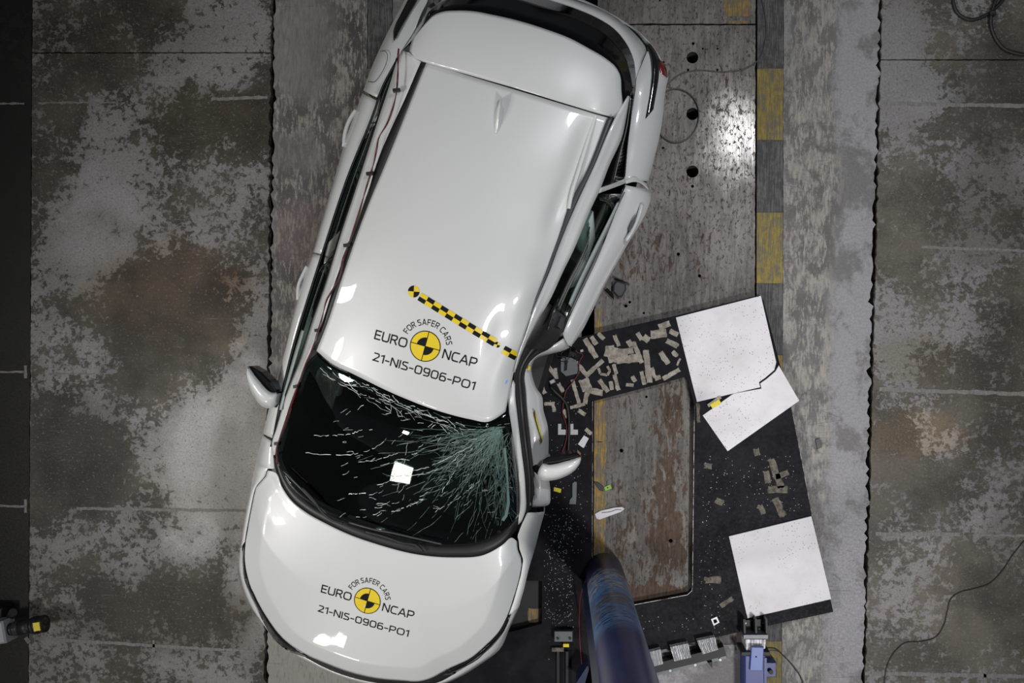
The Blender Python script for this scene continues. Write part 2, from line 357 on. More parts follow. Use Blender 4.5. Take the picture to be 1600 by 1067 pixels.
M['yellow_bits'] = worn_paint('flaking_yellow_paint', (0.48, 0.28, 0.02), (0.1, 0.085, 0.065), 3.0, 0.51)
M['black_paint'] = worn_paint('worn_black_paint', (0.036, 0.036, 0.04), (0.085, 0.082, 0.08), 2.0, 0.49)
M['white_line'] = worn_paint('worn_white_line', (0.24, 0.235, 0.23), (0.11, 0.1, 0.09), 5.0, 0.45)
M['pit'] = plain('dark_pit', (0.006, 0.006, 0.006), 0.8)

n = NT('black_coated_plate')
f1 = n.noise(6, 6, 0.6); f2 = n.noise(45, 6, 0.7)
M['carrier'] = n.out(n.mix(n.mr(f1, 0.35, 0.65), (0.005, 0.005, 0.007), (0.012, 0.012, 0.016)), n.mr(f2, 0.3, 0.7, 0.45, 0.65), 0, f2, 0.12, 0.002, spec=0.1)
n = NT('masking_tape'); f1 = n.noise(30, 6, 0.7)
M['tape'] = n.out(n.mix(n.mr(f1, 0.35, 0.65), (0.2, 0.175, 0.14), (0.42, 0.38, 0.32)), 0.75, 0, f1, 0.3, 0.003)
n = NT('dirty_masking_tape'); f1 = n.noise(26, 7, 0.7)
M['tape_dark'] = n.out(n.mix(n.mr(f1, 0.35, 0.65), (0.05, 0.045, 0.035), (0.17, 0.15, 0.115)), 0.75, 0, f1, 0.3, 0.003)
n = NT('speckled_white_board')
v = n.voro(52); f1 = n.noise(3.0, 6, 0.65)
spk = n.ma('MULTIPLY', n.mr(v, 0.13, 0.2, 1, 0), n.mr(n.noise(2.6, 3), 0.4, 0.55))
M['board'] = n.out(n.mix(n.ma('MULTIPLY', spk, 0.8), n.mix(n.mr(f1, 0.4, 0.75), (0.76, 0.745, 0.78), (0.64, 0.615, 0.62)), (0.1, 0.09, 0.085)), 0.55)
M['white'] = NT('white_car_paint').out((0.6, 0.61, 0.605), 0.35, 0, spec=0.5, coat=1.0)
M['black_gloss'] = plain('black_gloss_trim', (0.008, 0.008, 0.009), 0.12, coat=0.5)
M['black_plastic'] = plain('black_plastic', (0.012, 0.012, 0.013), 0.45)
M['grey_trim'] = plain('dark_grey_trim', (0.05, 0.05, 0.056), 0.35)
M['rear_glass'] = plain('dark_rear_glass', (0.004, 0.004, 0.005), 0.06, spec=0.25)
M['inner_trim'] = plain('grey_green_pillar_trim', (0.16, 0.18, 0.16), 0.7)
M['airbag'] = plain('pale_airbag_cloth', (0.36, 0.42, 0.4), 0.8)
M['rubber'] = plain('tyre_rubber', (0.015, 0.015, 0.015), 0.8)
M['alloy'] = plain('grey_alloy', (0.4, 0.4, 0.41), 0.3, 0.9)
M['chrome'] = plain('bright_trim', (0.75, 0.77, 0.8), 0.12, 1.0, var=0.03)
M['cabin'] = plain('dark_cabin_cloth', (0.012, 0.012, 0.012), 0.8)
M['red_lamp'] = plain('red_lamp_lens', (0.16, 0.008, 0.012), 0.1, coat=1.0)
M['wire_red'] = plain('red_wire', (0.17, 0.012, 0.018), 0.45)
M['wire_black'] = plain('black_wire', (0.012, 0.012, 0.013), 0.5)
M['wire_grey'] = plain('thin_grey_cable', (0.07, 0.07, 0.072), 0.4)
M['ink'] = plain('black_lettering', (0.006, 0.006, 0.006), 0.6, spec=0.15)
M['target_yellow'] = plain('yellow_sticker', (0.72, 0.53, 0.012), 0.4, var=0.05)
M['tag_yellow'] = plain('yellow_tag', (0.75, 0.6, 0.02), 0.5)
M['tag_green'] = plain('green_tag', (0.25, 0.5, 0.05), 0.5)
M['blue_tape'] = plain('blue_mark', (0.08, 0.25, 0.75), 0.5)
M['silver'] = plain('bare_metal', (0.38, 0.39, 0.4), 0.45, 0.6)
n = NT('scuffed_edge'); f1 = n.noise(16, 7, 0.7)
M['scuffed_edge'] = n.out(n.mix(n.mr(f1, 0.42, 0.58), (0.03, 0.028, 0.027), (0.5, 0.48, 0.46)), 0.5)
M['bracket_grey'] = plain('grey_bracket_steel', (0.12, 0.13, 0.135), 0.45, 0.5)
M['dark_steel'] = plain('dark_steel_beam', (0.02, 0.02, 0.02), 0.5, 0.4)
M['camera_body'] = plain('grey_camera_shell', (0.3, 0.33, 0.34), 0.4)
M['lens_glass'] = plain('lens_glass', (0.004, 0.004, 0.006), 0.05, coat=1.0)
M['crack'] = plain('crushed_glass', (0.62, 0.7, 0.68), 0.3)
M['crack_green'] = plain('green_crushed_glass', (0.13, 0.21, 0.185), 0.4)
M['chip'] = plain('glass_chips', (0.55, 0.6, 0.6), 0.25)
M['pole_dark'] = plain('dark_blue_paint', (0.006, 0.012, 0.05), 0.4)
M['blue_beam'] = plain('blue_beam_paint', (0.022, 0.04, 0.2), 0.4)
M['blue_plate'] = plain('light_blue_plate', (0.1, 0.15, 0.42), 0.4)
n = NT('crushed_honeycomb'); f1 = n.noise(60, 4, 0.6, n.coord((2.2, 0.12, 1), rot=(0, 0, 0.2)))
M['honeycomb'] = n.out(n.mix(n.mr(f1, 0.38, 0.6), (0.22, 0.22, 0.23), (0.85, 0.85, 0.88)), 0.4, 0.35, f1, 0.8, 0.01)

def glass(name, tint, gl=1.0, rough=0.02):
    m = bpy.data.materials.new(name); m.use_nodes = True; t = m.node_tree; t.nodes.clear()
    o = t.nodes.new('ShaderNodeOutputMaterial'); tr = t.nodes.new('ShaderNodeBsdfTransparent'); g = t.nodes.new('ShaderNodeBsdfGlossy')
    mx = t.nodes.new('ShaderNodeMixShader'); fr = t.nodes.new('ShaderNodeFresnel'); fr.inputs[0].default_value = 1.5
    tr.inputs[0].default_value = (*tint, 1); g.inputs[0].default_value = (gl, gl, gl, 1); g.inputs[1].default_value = rough
    t.links.new(fr.outputs[0], mx.inputs[0]); t.links.new(tr.outputs[0], mx.inputs[1]); t.links.new(g.outputs[0], mx.inputs[2]); t.links.new(mx.outputs[0], o.inputs[0])
    return m
M['screen'] = glass('tinted_windscreen', (0.42, 0.5, 0.48))
M['side_glass'] = glass('green_side_glass', (0.45, 0.55, 0.51))
M['privacy'] = glass('privacy_glass', (0.06, 0.065, 0.065))

n = NT('scuffed_blue_pole')
sc = n.noise(22, 8, 0.7, n.coord((0.5, 0.5, 2.2)), 0.6); zz = n.n('ShaderNodeSeparateXYZ'); n.ln(n.coord(), zz.inputs[0]); zh = zz.outputs[2]
def win(a, b, c, d): return n.ma('MULTIPLY', n.mr(zh, a, b), n.mr(zh, c, d, 1, 0))
col = n.mix(n.mr(n.noise(5, 4), 0.3, 0.7), (0.009, 0.015, 0.1), (0.016, 0.026, 0.15))
scm = n.ma('MULTIPLY', n.mr(sc, 0.42, 0.5), win(0.45, 0.8, 1.75, 2.05))
col = n.mix(n.ma('MULTIPLY', scm, 0.75), col, n.mix(n.noise(30, 4), (0.05, 0.17, 0.42), (0.2, 0.38, 0.62)))
gm = n.ma('MULTIPLY', n.mr(n.noise(6, 7, 0.68, n.coord((1, 1, 1.5), loc=(4, 2, 0))), 0.44, 0.54), win(1.1, 1.25, 1.5, 1.7))
col = n.mix(n.ma('MULTIPLY', gm, 0.9), col, n.mix(n.noise(30, 5, 0.7), (0.06, 0.055, 0.05), (0.17, 0.155, 0.14)))
wm = n.ma('MULTIPLY', n.mr(n.noise(24, 8, 0.75, n.coord((0.7, 0.7, 1.6))), 0.5, 0.56), win(0.4, 0.6, 0.95, 1.15))
col = n.mix(wm, col, (0.42, 0.38, 0.3))
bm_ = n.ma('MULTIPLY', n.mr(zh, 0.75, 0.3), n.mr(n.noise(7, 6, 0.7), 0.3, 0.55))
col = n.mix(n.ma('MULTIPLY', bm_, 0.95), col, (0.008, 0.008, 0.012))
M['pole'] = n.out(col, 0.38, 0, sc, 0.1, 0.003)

# ------------------------------------------------------------------ floor (setting)
def jag(p, q, amp, step=0.03):
    """An edge from p to q (world xy) with chipped, uneven points."""
    p, q = np.array(p, float), np.array(q, float); L = np.linalg.norm(q - p); k = max(1, int(L / step))
    nrm = np.array([-(q - p)[1], (q - p)[0]]) / L
    return [p + (q - p) * i / k + (nrm * amp * (rng.random() - 0.5) * (2.2 if rng.random() < 0.12 else 1) if i else 0) for i in range(k)]
def slab(x0, x1, y0, y1, amp=(0.004, 0.004, 0.004, 0.004)):
    """Slab outline between photo columns/rows (left, right, top, bottom)."""
    def lx(x): return x if isinstance(x, tuple) else (x, x)
    (l0, l1), (r0, r1) = lx(x0), lx(x1)
    def X(a, b, y): return a + (b - a) * y / 1067
    tl, bl = S(X(l0, l1, y0), y0), S(X(l0, l1, y1), y1); tr, br = S(X(r0, r1, y0), y0), S(X(r0, r1, y1), y1)
    return jag(bl, br, amp[3]) + jag(br, tr, amp[1]) + jag(tr, tl, amp[2]) + jag(tl, bl, amp[0])
bx0, by0, bx1, by1 = -7.0, -5.2, 5.6, 4.6
floor = mk('floor', *prism([(bx0, by0), (bx1, by0), (bx1, by1), (bx0, by1)], -0.45, -0.35), M['pit'], kind='structure')
def fl(name, poly, mat, z0=-0.36, z1=0.0, bevel=0.0, **k): return mk(name, *prism(poly, z0, z1, bevel), mat, floor, **k)
T, B = -330, 1400
fl('concrete_slab', slab(-420, (50, 44), T, B), M['dark_strip'], label='black-painted floor strip along the edge')
LJ0, LJ1 = (51, 45), (423.5, 412.5)
fl('concrete_slab', slab(LJ0, LJ1, T, 81.5, (.004, .02, .004, .004)), M['left_slab'])
fl('concrete_slab', slab(LJ0, LJ1, 83.5, B, (.004, .02, .004, .004)), M['left_slab'])
MJ = (429.5, 418.5)
fl('concrete_slab', slab(MJ, (574, 569), T, B, (.02, .003, .003, .003)), M['mid_slab'])
SQ = [-118, -5, 107, 219, 332, 443, 555, 667, 779, 890, 1002, 1114]
for i in range(len(SQ) - 1):
    fl('painted_square', slab((574.6, 569.6), (613, 608), SQ[i], SQ[i+1] - 0.4, (0, 0, 0, 0)), M['yellow_paint'] if i % 2 == 0 else M['black_paint'], label='worn %s edge square' % ('yellow' if i % 2 == 0 else 'black'))
fl('concrete_slab', slab((613.6, 608.6), (912, 905), T, B), M['mid_slab'])
# steel plates with bolt holes
def holes(lst): return [ring(S(x, y), r / 218, 28 if r > 5 else 10) for x, y, r in lst]
st_l, st_r = (934, 926), (1180.5, 1178)
v_, f_ = plate_with_holes(slab(st_l, st_r, T, 37), holes([(1010, -40, 9), (1100, -40, 9)]), -0.2, 0)
mk('steel_plate', v_, f_, M['steel'], floor)
big = [(1082, 90, 9), (1082, 178, 9.3), (1082, 268, 9.3)]
small = [(1083, 68, 2.4), (1098, 76, 1.6), (1121, 76, 1.6), (1037, 97, 1.6), (1075, 109, 2), (1121, 109, 1.8), (1082, 291, 2.4), (1036, 231, 2), (1060, 397, 2.6), (1093, 431, 2.6),
         (978, 478, 2.6), (984, 472, 2.2), (1006, 489, 1.8), (1031, 1, 1.5)]
v_, f_ = plate_with_holes(slab(st_l, st_r, 39.5, 560), holes(big + small), -0.2, 0)
mk('steel_plate', v_, f_, M['steel'], floor)
v_, f_ = plate_with_holes(slab(st_l, st_r, 561, 1006), holes([(971, 704, 3), (1048, 845, 3.2), (940, 640, 2), (938, 733, 2), (1010, 620, 2)]), -0.2, 0)
mk('steel_plate', v_, f_, M['rust_steel'], floor, label='rust-stained steel plate')
fl('concrete_slab', slab(st_l, st_r, 1007, B), M['edge_slab'])
for i in range(len(SQ) - 1):
    fl('painted_square', slab((1183.5, 1180.5), (1224.5, 1221), SQ[i], SQ[i+1] - 0.4, (0, 0, 0, 0)), M['yellow_paint'] if i % 2 == 0 else M['black_paint'], label='worn %s edge square' % ('yellow' if i % 2 == 0 else 'black'))
fl('concrete_slab', slab((1225, 1221.5), (1374, 1347), T, B, (.002, .028, .003, .003)), M['edge_slab'])
RJ = (1379, 1352)
fl('concrete_slab', slab(RJ, 2000, T, 92.5, (.012, .004, .003, .003)), M['right_slab'])
fl('concrete_slab', slab(RJ, 2000, 94.5, B, (.012, .004, .003, .003)), M['right_slab'])
# worn painted lines (thin coats of paint on the slabs)
def line(p, q, w, mat='white_line', z=0.0015):
    c = strip(p, q, w, 0); fl('painted_line', jag(c[0], c[1], 0.008) + [c[1]] + jag(c[2], c[3], 0.008) + [c[3]], M[mat], 0.0002, z)
for p, q, w_ in [((330, 155), (418, 152), 5), ((60, 161), (180, 160), 3), ((120, 794), (385, 798), 4.5), ((55, 997), (345, 1015), 5), ((345, 1015), (410, 1017), 3),
                 ((1383, 162), (1640, 166), 6), ((1440, 386), (1640, 393), 4), ((1374, 608), (1640, 617), 6), ((1368, 834), (1500, 835), 6), ((1520, 836), (1640, 838), 3.5), ((1362, 1052), (1640, 1057), 6),
                 ((1538, 1040), (1540, 1067), 4), ((240, 1000), (240, 1020), 4), ((75, 584), (170, 584), 2)]:
    line(p, q, w_)
for p, q, w_ in [((0, 581), (38, 581), 3), ((40, 571), (40, 591), 5), ((0, 790), (38, 791), 4), ((40, 780), (40, 801), 5), ((0, 162), (38, 162), 3), ((40, 996), (46, 1004), 7)]:
    line(p, q, w_)
fl('shade_patch', slab(750, 853, 897, 996, (0, 0, 0, 0)), M['dark_steel'], 0.0002, 0.001, label='dark patch of painted shade on the floor under the car')  # thin dark sheet standing in for the car's shadow on the concrete
# yellow edge paint on the steel plate beside the slot
for (y0, y1, x1) in [(482, 527, 940), (600, 690, 945), (690, 800, 946), (800, 905, 945), (-5, 36, 0)]:
    if x1: fl('painted_line', slab((930.5, 927), (x1 + 1, x1), y0, y1, (0, .02, .01, .01)), M['yellow_bits'], 0.0002, 0.0012, label='flaking yellow edge paint')
fl('painted_line', slab(1130, 1172, -8, 25, (.02, .02, .02, .02)), M['yellow_bits'], 0.0002, 0.0012, label='flaking yellow edge paint')
fl('painted_line', slab(1138, 1171, 33, 36.5, (.004, .004, .004, .004)), M['yellow_bits'], 0.0002, 0.0012, label='flaking yellow edge paint')
fl('painted_line', slab(826, 846, 950, 972, (.01, .01, .01, .01)), M['yellow_bits'], 0.0011, 0.0021, label='flaking yellow edge paint')

# ------------------------------------------------------------------ black carrier plate under the car
CZ = 0.08
carrier = thing('carrier_plate', (*S(1150, 760), 0), 'thick black steel plate with a long cutout, between the white car and the right slab', 'steel plate')
outl = [at(*p, CZ)[:2] for p in [(700, 578), (905, 527), (1057, 493), (1187, 461), (1193, 470), (1237, 640), (1269, 806), (1302, 956), (1165, 985), (1010, 1021), (905, 1046), (905, 1180), (600, 1180), (600, 600)]]
hole1 = [at(*p, CZ)[:2] for p in [(926, 627), (1000, 608), (1071, 589), (1075, 595), (1085, 633), (1084, 780), (1082, 922), (1076, 929), (985, 946), (924, 960)]]
hole2 = [at(*p, CZ)[:2] for p in [(847, 908), (846.5, 975), (790, 989), (755, 985), (765, 905)]]
v_, f_ = plate_with_holes(outl, [hole1, hole2], 0.0005, CZ)
mk('plate', v_, f_, M['carrier'], carrier)
e_ = [at(*p, CZ) for p in [(925, 962), (926, 627), (1071, 589), (1085, 633), (1082, 922), (1076, 929), (985, 946)]]
mk('worn_edge', *tube([q + np.array([0, 0, -0.001]) for q in [e_[0], e_[1]]], 0.0018, 6, 30, False), M['scuffed_edge'], carrier, label='bright worn edge of the cutout')
mk('worn_edge', *tube([q + np.array([0, 0, -0.001]) for q in e_[3:]], 0.0028, 6, 40, False), M['scuffed_edge'], carrier, label='bright worn edge of the cutout')
mk('worn_edge', *tube([at(1239, 648, CZ), at(1269, 806, CZ)], 0.0015, 6, 8, False), M['scuffed_edge'], carrier, label='bright worn edge of the plate')
tapes = [(848,560,870,590,6),(868,575,870,592,5),(900,566,919,589,7),(918,585,942,563,7),(894,593,905,631,5.5),(891,637,914,631,5),(911,592,918,610,16),
 (915,609,942,614,10),(919,610,914,631,7),(936,593,950,612,7),(954,596,956,609,6),(960,585,967,610,6),(959,569,963,584,6),(914,529,932,559,8),(924,526,932,538,7),
 (945,548,980,556,17),(953,540,958,566,13),(960,523,967,541,6),(903,641,915,648,6),(864,628,866,643,6),(851,631,862,631,6),(845,602,852,615,7),(915,670,924,678,6),
 (990,535,1003,567,7),(963,562,1002,559,13),(1002,580,1007,601,6),(988,588,993,596,6),(1009,547,1015,598,9),(1036,592,1062,577,7),(1058,571,1063,560,3),(1017,523,1041,520,13),
 (1029,511,1047,505,9),(1041,532,1059,541,8),(1032,550,1044,568,8),(1047,517,1059,523,8),(1023,592,1032,589,7),(978,601,990,602,5),(1005,526,1014,532,11),(972,550,990,547,10),
 (981,532,987,541,8),(838,580,858,573,9),(880,640,887,652,6),(872,598,880,612,6),(1018,574,1024,590,6),(996,520,1003,531,7),(935,521,944,530,6),(1051,549,1058,556,6)]
for (x0, y0, x1, y1, wp) in tapes:
    c = strip((x0, y0), (x1, y1), wp, CZ)
    z = CZ + 0.0008 + rng.random()*0.0022
    mk('tape_scrap', *prism(jag(c[0], c[1], .006, .02) + jag(c[1], c[2], .008, .012) + jag(c[2], c[3], .006, .02) + jag(c[3], c[0], .008, .012), CZ + 0.0001, z), M['tape'], carrier)
for (x0, y0, x1, y1, wp) in [(1204,717,1221,762,10),(1211,779,1224,806,11),(1200,765,1231,765,11),(1187,789,1193,803,8),(1101,906,1126,906,11),(1126,947,1145,934,7),(1181,700,1184,712,9),
                             (1196,735,1200,755,9),(1212,745,1232,738,8),(1100,727,1113,729,9),(1118,781,1130,786,9),(954,597,956,609,6),(838,579,859,572,11),(1090,630,1092,660,5)]:
    c = strip((x0, y0), (x1, y1), wp, CZ)
    mk('tape_scrap', *prism(jag(c[0], c[1], .008, .02) + jag(c[1], c[2], .012, .012) + jag(c[2], c[3], .008, .02) + jag(c[3], c[0], .012, .012), CZ + 0.0001, CZ + 0.0012), M['tape_dark'], carrier, label='dirty brown tape scrap')
rg = [(935, 575), (938, 584), (949, 586), (953, 579), (949, 572)]
v_, f_ = [], []
a_ = [at(x, y, CZ) for x, y in rg]
for i in range(4):
    c = strip(rg[i], rg[i+1], 4, CZ); b = len(v_); pv, pf = prism(c, CZ + 0.0003, CZ + 0.002); v_ += pv; f_ += [tuple(k + b for k in q) for q in pf]
mk('tape_scrap', v_, f_, M['tape'], carrier, label='curled loop of tape')
# cut grey tape clamp pieces stuck on the plate
for (x, y) in [(878, 672), (897, 672)]:
    c = at(x, y, CZ); v_, f_ = join(prism(pxpoly([(x-6, y-10), (x-1, y-10), (x-1, y+7), (x-6, y+7)], CZ), CZ, CZ+.006), prism(pxpoly([(x-6, y-1), (x+6, y-1), (x+6, y+7), (x-6, y+7)], CZ), CZ, CZ+.008))
    mk('cable_clamp', v_, f_, M['silver'], carrier)
# square nut
v_, f_ = plate_with_holes([S(*p) for p in [(1108, 961), (1117, 957), (1121, 966), (1112, 971)]], [[S(*p) for p in [(1111, 962), (1116, 960.5), (1118, 965.5), (1113, 968)]]], CZ, CZ + .02)
mk('square_nut', v_, f_, M['silver'], carrier)
# bracket with rails beside the pole
mk('bracket', *prism(pxpoly([(866, 986), (895, 986), (895, 1003), (866, 1003)], .15), CZ, .15, .004), M['bracket_grey'], carrier, label='small grey bolted bracket')
for x in (871.5, 890.5):
    p = at(x, 997, .15); mk('bolt', *cyl(p, p + np.array([0, 0, .012]), .009, 8), M['dark_steel'], carrier)
for x in (872, 886):
    mk('rail', *prism(pxpoly([(x-2, 1018), (x+2, 1018), (x+2, 1150), (x-2, 1150)], .11), CZ, .11), M['dark_steel'], carrier)
mk('label_tag', *prism(pxpoly([(880, 1006), (889, 1006), (889, 1011), (880, 1011)], .12), CZ, .12), M['tag_yellow'], carrier, label='yellow tag on the bracket')
mk('timber_packer', *prism(pxpoly([(862, 1012), (881, 1012), (881, 1018), (862, 1018)], .11), CZ, .11), M['tape_dark'], carrier)
# glass chips strewn over the plate
v_, f_ = [], []
def chip(px, py, z, s):
    p = at(px, py, z); a = rng.random()*6.28; b = len(v_)
    for k in range(4):
        t = a + k*1.57 + rng.random()*0.5
        v_.append((p[0] + s*math.cos(t), p[1] + s*math.sin(t), z)); 
    v_.append((p[0], p[1], z + s*0.9))
    f_.extend([(b, b+1, b+4), (b+1, b+2, b+4), (b+2, b+3, b+4), (b+3, b, b+4)])
def in_hole(x, y): return (918 < x < 1092 and 580 < y < 962)
cnt = 0
while cnt < 620:
    x, y = rng.uniform(855, 1290), rng.uniform(600, 1050)
    lim = 1235 + (y - 640) * 0.2
    if any(x0 < x < x1 and y0 < y < y1 for x0, x1, y0, y1 in ((1050, 1255, 455, 712), (1132, 1305, 800, 999), (896, 1000, 870, 1060), (1005, 1125, 990, 1060), (858, 900, 980, 1060))): continue
    if in_hole(x, y) or x > lim - 9 or (y > 950 - (x - 1302) * 0.22): continue
    if rng.random() < 0.35: x, y = rng.uniform(850, 895), rng.uniform(800, 975)
    chip(x, y, CZ + .0002, rng.uniform(.0018, .0042)); cnt += 1
mk('glass_chips', v_, f_, M['chip'], carrier, kind='stuff')

# ------------------------------------------------------------------ the car
TH = math.radians(15.3)
AU = np.array([math.sin(TH), math.cos(TH), 0]); AV = np.array([math.cos(TH), -math.sin(TH), 0])   # rearward, to the car's left (photo right)
c0 = AU * -0.32 + AV * -0.77
car = thing('car', (c0[0], c0[1], 0), 'white crash-tested car with its left front door caved in', 'car', rz=-TH)
def CW(lo, la, z): return AU*lo + AV*(la - 0.77) + np.array([0, 0, z])   # car axes (rearward, left, up) -> world
def shift(P, dlat, z=None, dlong=0.0):
    Q = np.array(P, float) + AV*dlat + AU*dlong
    if z is not None: Q[:, 2] = z
    return Q
def cut(rail, y0, y1):
    """Part of a traced rail between two photo rows."""
    r = sorted(rail, key=lambda q: q[1]); A = np.array(r, float)
    ys = [y0] + [q for q in A[:, 1] if y0 < q < y1] + [y1]
    return [tuple([float(np.interp(y, A[:, 1], A[:, 0])), float(y)] + [float(np.interp(y, A[:, 1], A[:, 2]))]) for y in ys]

# -- dark inner hull
def hull(lo0, lo1, la, z0, z1): return prism([CW(lo0, -la, 0), CW(lo1, -la, 0), CW(lo1, la, 0), CW(lo0, la, 0)], z0, z1, 0.03)
mk('underbody', *join(hull(-2.25, 1.6, 0.62, 0.2, 0.5), hull(-2.1, -1.25, 0.55, 0.5, 0.86), hull(-1.2, 1.55, 0.64, 0.45, 0.6)), M['black_plastic'], car)

# -- roof
roofL = [(666,98,1.525),(649,140,1.53),(592,280,1.535),(583.5,300,1.535),(532.5,440,1.525),(513,500,1.50),(494.5,548,1.465)]
roofR = [(950,184,1.53),(920,262,1.52),(888,328,1.50),(871,381,1.495),(848,440,1.49),(831,488,1.47),(817,530,1.445),(805,570,1.43),(796,615,1.43),(790,643,1.44)]
roof_rear = [(666,98,1.525),(735,119,1.575),(808,141,1.585),(880,163,1.57),(950,184,1.53)]
roof_front = [(494.5,548,1.465),(520,569,1.485),(547,582,1.50),(622,618,1.52),(682,641,1.52),(735,655,1.505),(763,659,1.49),(779,651,1.465),(790,643,1.44)]
G = coons(W(roof_rear), W(roof_front), W(roofL), W(roofR), 60, 60, 0.045)
U_, V_ = np.meshgrid(np.linspace(0, 1, 60), np.linspace(0, 1, 60))
# crumple near the struck side
cr = np.exp(-((U_ - 1.0)/0.13)**2) * np.exp(-((V_ - 0.62)/0.34)**2)
G[..., 2] += cr * (0.012*np.sin(9*V_*3.1 + 5*U_) + 0.008*np.sin(23*V_ - 14*U_))
G[..., 2] += -0.028*np.exp(-((U_ - 0.93)/0.05)**2) * np.exp(-((V_ - 0.22)/0.17)**4) - 0.014*np.exp(-((U_-0.86)/0.06)**2)*np.exp(-((V_-0.75)/0.1)**2)
roofG = G
roof = panel('roof_panel', G, M['white'], car)
# exposed channel where the roof skin folded down
mk('roof_channel', *tube(W([(931,181,1.532),(915,232,1.53),(903,272,1.528),(893,305,1.52),(889,326,1.512)]), 0.013, 6, 16), M['white'], car, label='exposed pale roof channel along the buckled edge')
# roof mouldings
moulL_o = [(657.5,97,1.512),(639,140,1.515),(581,280,1.52),(576,300,1.52),(523.5,440,1.51),(505,500,1.49),(487,545,1.455)]
panel('roof_moulding', loft([W(moulL_o), W([(x+.3,y,z-.004) for x,y,z in roofL])], 40, 3, smooth_across=False), M['black_plastic'], car, 0.01)
moulR_i = [(950,184,1.535),(920,261,1.525),(890,321,1.508),(880,350,1.50),(870.5,380,1.50),(856,420,1.495),(847,441,1.49),(832,484,1.475),(829.5,492,1.47)]
moulR_o = [(959,181,1.535),(928,260,1.525),(905,309,1.51),(892,338,1.503),(878,371,1.497),(860,420,1.49),(849.5,444,1.487),(833,485,1.474),(830,492,1.47)]
panel('roof_moulding', loft([W([(x,y,z+.012) for x,y,z in moulR_i]), W([(x,y,z+.012) for x,y,z in moulR_o])], 40, 3, smooth_across=False), M['grey_trim'], car, 0.012, label='loose dark grey roof moulding on the struck side')

# -- left (undamaged) side; photo left
belt_L = [(641,49,1.10),(621,88,1.10),(594,140,1.10),(585,167,1.09),(540,280,1.07),(533,300,1.07),(501,398,1.06),(487.5,440,1.06),(449,570,1.05),(435,635,1.045),(426,684,1.04),(424,700,1.04)]
out_L = [(650,-40,.95),(632,0,.96),(603,56,.96),(575,120,.95),(561,160,.95),(544,206,.95),(522,280,.95),(489,394,.95),(476,430,.95),(436,580,.94),(420,638,.94),(411,676,.93),(405,700,.93),(392,760,.92),(382,812,.91),(376,856,.90)]
glass_L = [(629,77,1.43),(621.5,90,1.435),(609.5,129,1.445),(591,185,1.455),(554,300,1.46),(531,370,1.46),(510,440,1.45),(488.5,502,1.42),(469.5,560,1.36),(450,609,1.25),(432,668,1.12),(424,699,1.06)]
cant_Lo = glass_L
cant_Li = [(664,60,1.47),(657.5,97,1.512),(639,140,1.515),(581,280,1.52),(523.5,440,1.51),(487,545,1.46),(480,560,1.45),(463.5,605,1.33),(448.5,647,1.21),(435,687,1.11),(429,711,1.06)]
panel('roof_side_rail', loft([W([(628,78,1.43)] + [(x+.5,y,z+.01) for x,y,z in cant_Lo[1:]] + [(427.5,711,1.05)]), W([(637,83,1.5)] + cant_Li[1:])], 60, 5), M['white'], car, 0.01)

AX_F, AX_R, WR = -1.62, 1.04, 0.345
def side_panel(name, top, mid, lat_in, side, arch=None, lab=None):
    """Door or wing skin: belt edge, shoulder, door middle, sill; arch cuts the lower edge round a wheel."""
    a, b = resample(W(top), 36), resample(W(mid), 36)
    c = shift(b, -0.012*side); c[:, 2] = 0.62
    d = shift(b, -(0.055)*side); d[:, 2] = 0.27
    if arch is not None:
        for q, r_ in ((c, .0), (d, .0)):
            lo = q @ AU - arch
            h = np.sqrt(np.maximum(0.0, 0.40**2 - lo**2)) + 0.33
            msk = np.abs(lo) < 0.40
            q[:, 2] = np.where(msk, np.maximum(q[:, 2], h), q[:, 2])
    ab = a*0.45 + b*0.55 + AV*side*0.012
    return panel(name, np.stack([a, ab, b, c, d]), M['white'], car, 0.006, up=AV*side + np.array([0, 0, 1]), label=lab)
# quarter panel (rear), rear door, front door, wing
lampL = [(641,0),(654,0),(617,66),(617,51)]
q_in = [(684,-32,1.06),(670,-2,1.06),(658,20,1.09),(647,47,1.1),(630,74,1.1),(621,90,1.1),(603,123,1.1),(594,141,1.1),(588,152,1.1)]
q_out = [(650,-40,.96),(632,0,.96),(603,56,.96),(575,120,.95),(568,141,.95)]
side_panel('quarter_panel', q_in, q_out, 0, -1, AX_R)
side_panel('rear_door', cut(belt_L, 157, 397), cut(out_L, 145.5, 394), 0, -1)
side_panel('front_door', cut(belt_L, 399.5, 685), cut(out_L, 396.5, 676.5), 0, -1)
f_in = [(425.5,690,1.035),(426.5,712,1.03),(428,732,1.025),(417,731.5,1.02),(414,743,1.01),(399,759.5,.99),(395,773,.985),(389,805,.97),(384,832,.955),(382,846,.95)]
def wing(name, inn, out, side):
    a, b = resample(W(inn), 36, False), resample(W(out), 36)
    c = shift(b, -0.01*side); c[:, 2] = 0.62
    d = shift(b, -0.04*side); d[:, 2] = 0.30
    for q in (c, d):
        lo = q @ AU - AX_F; h = np.sqrt(np.maximum(0.0, 0.40**2 - lo**2)) + 0.33
        q[:, 2] = np.where(np.abs(lo) < 0.40, np.maximum(q[:, 2], h), q[:, 2])
    return panel(name, np.stack([a, a*.5 + b*.5 + np.array([0, 0, .012]), b, c, d]), M['white'], car, 0.006, up=AV*side + np.array([0, 0, 1]))
wing('front_wing', f_in, [(410.5,679.5,.93),(405,700,.93),(392,760,.92),(382,812,.91),(376,856,.90)], -1)
mk('fuel_flap', *tube(W([(594.5,80,1.0),(603,81,1.055),(605.5,86,1.07),(592,120,1.07),(587,126,1.06),(575,127.5,.99)]), 0.002, 5, 24), M['grey_trim'], car, label='thin seam of the fuel flap')
